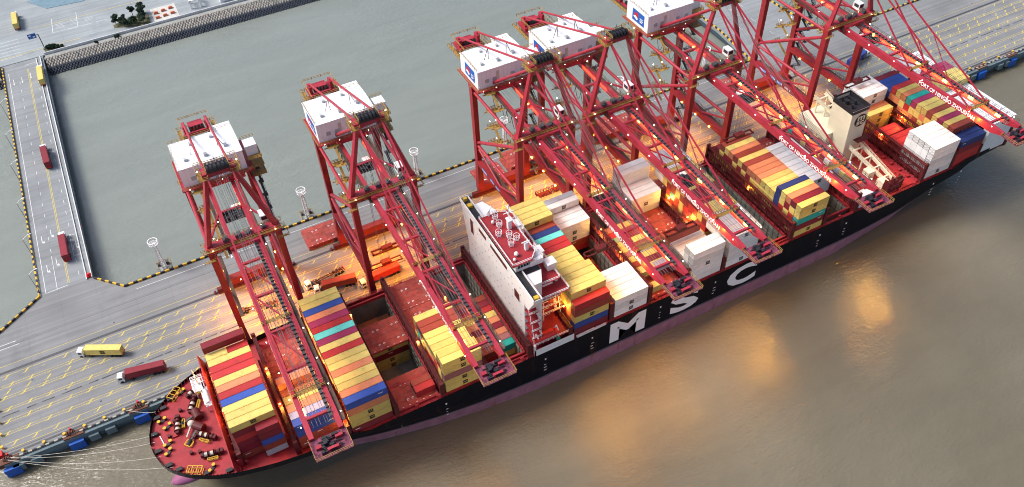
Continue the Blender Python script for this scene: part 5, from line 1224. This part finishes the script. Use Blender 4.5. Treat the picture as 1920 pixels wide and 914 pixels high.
for i,(a_,b_,c,l1,l2) in enumerate(TRK):
    t=TP if i==0 else copy_tree(TP)
    a_=Vector((*a_,0));b_=Vector((*b_,0));d=b_-a_; rz=math.atan2(d.y,d.x); t.location=(a_.x+2.9*math.cos(rz),a_.y+2.9*math.sin(rz),ZQ); t.rotation_euler=(0,0,rz)
    tag(t,l1,'truck','container trucks on the quay')
    if c:
        o=mk('shipping_container',cmesh(c,12.19,2.7)); off=Vector((.15,-1.21,1.3)); off.rotate(Matrix.Rotation(rz,3,'Z')); o.location=t.location+off; o.rotation_euler=(0,0,rz); tag(o,l2,'container')
        if c=='y':
            g=bpy.data.objects.new('emblem',LOGO); col.objects.link(g); g.location=(6,0,0); setpar(g,o)
# hatch covers lying on the quay
def qcover(x0,x1,y0,y1,n,label):
    t=None
    for k in range(n):
        o=cover_mesh(x0+k*.15,x1+k*.15,y0,y1,ZQ+.8+k*1.0).build('hatch_cover',[M['hatch'],M['wht']])
        tag(o,label+('' if n==1 else ', '+['lowest','second','third','topmost'][k if k<n-1 else 3]+' of its stack'),'hatch cover','ship hatch covers stored on the quay')
qcover(13.4,26,67,77,2,'red hatch cover stacked on the quay left of the second crane')
qcover(84,96,67,77,1,'red hatch cover behind the landside legs of the third crane')
qcover(97.5,110,67.5,77.5,4,'stacked red hatch cover between third and fourth crane')
qcover(112,124.5,67,77,2,'red hatch cover behind the landside legs of fourth crane')
qcover(136,148.5,67,78,3,'red hatch cover stack left of the fifth crane')
qcover(151,163.5,67,77,2,'red hatch cover behind the landside legs of fifth crane')
qcover(205,217,67,77,1,'red hatch cover behind the sixth crane')
m=MB()
m.box(33,45,52.6,53,ZQ+.1,ZQ+.7); m.box(33,45,54.6,55,ZQ+.1,ZQ+.7); m.box(33,33.5,52.6,55,ZQ+.1,ZQ+.7); m.box(44.5,45,52.6,55,ZQ+.1,ZQ+.7); m.box(37,41,53,54.6,ZQ+.3,ZQ+1.8)
tag(m.build('spreader',M['lash']),'dark red container spreader lying on the quay beneath the second crane','spreader')
for x0,l in ((100.5,'third and fourth crane'),(107.5,'fourth crane, farther one')):
    m=MB(); m.rail([(x0,50,ZQ),(x0+6,50,ZQ),(x0+6,52.4,ZQ),(x0,52.4,ZQ),(x0,50,ZQ)],1.6,1.2,.16); m.box(x0,x0+6,50,52.4,ZQ+.1,ZQ+.2)
    tag(m.build('work_cage',M['lash']),'dark steel cage on the quay under '+l,'cage')
m=MB(); m.box(-61.9,-60.2,93.5,95,ZQ,ZQ+1); m.box(-61.5,-60.6,93.8,94.7,ZQ+1,ZQ+1.6); tag(m.build('fire_box',M['red']),'small red hydrant box at the road corner by the basin','hydrant box')
m=MB(); m.box(-97,-95.6,29.5,31.5,ZQ-.2,ZQ+1.4); tag(m.build('fire_box',M['red']),'red hydrant box at the left end of the quay edge','hydrant box')
for i,x in enumerate((-96.3,-94.8,-76.5,-56)):
    if i==0: continue
    t=empty('mooring_hook',(x,28.6,ZQ),0,'rusty mooring hook on the quay edge, '+['','leftmost one at the quay end','middle one','one nearest the bow'][i],'mooring hook','mooring hooks on quay edge')
    m=MB(); m.box(-1.2,1.2,-.8,.8,0,.5); m.build('hook_base',M['rust'],t)
    m=MB(); [m.bar((dx,.5,.5),(dx,-1.0,1.2),.3) for dx in (-.7,0,.7)]; m.split('hook_arm',M['rust'],t); m=MB(); m.tube((.4,.9,0),(.4,.9,1.3),.35); m.build('capstan',M['red'],t)
for i,y in enumerate(range(33,80,5)):
    m=MB(); m.tube((0,0,0),(0,0,.9),.32,n=8); m.tube((0,0,.9),(0,0,1.1),.5,n=8); o=m.build('edge_post',M['yel']); o.location=(-95.6,y,ZQ)
    tag(o,'small yellow post along the quay\'s left end, %s from the river'%(ORD[i] if i else 'first'),'post','yellow posts along the quay end')
# dark puddles and oil streaks are part of the concrete material
bpy.context.view_layer.update()
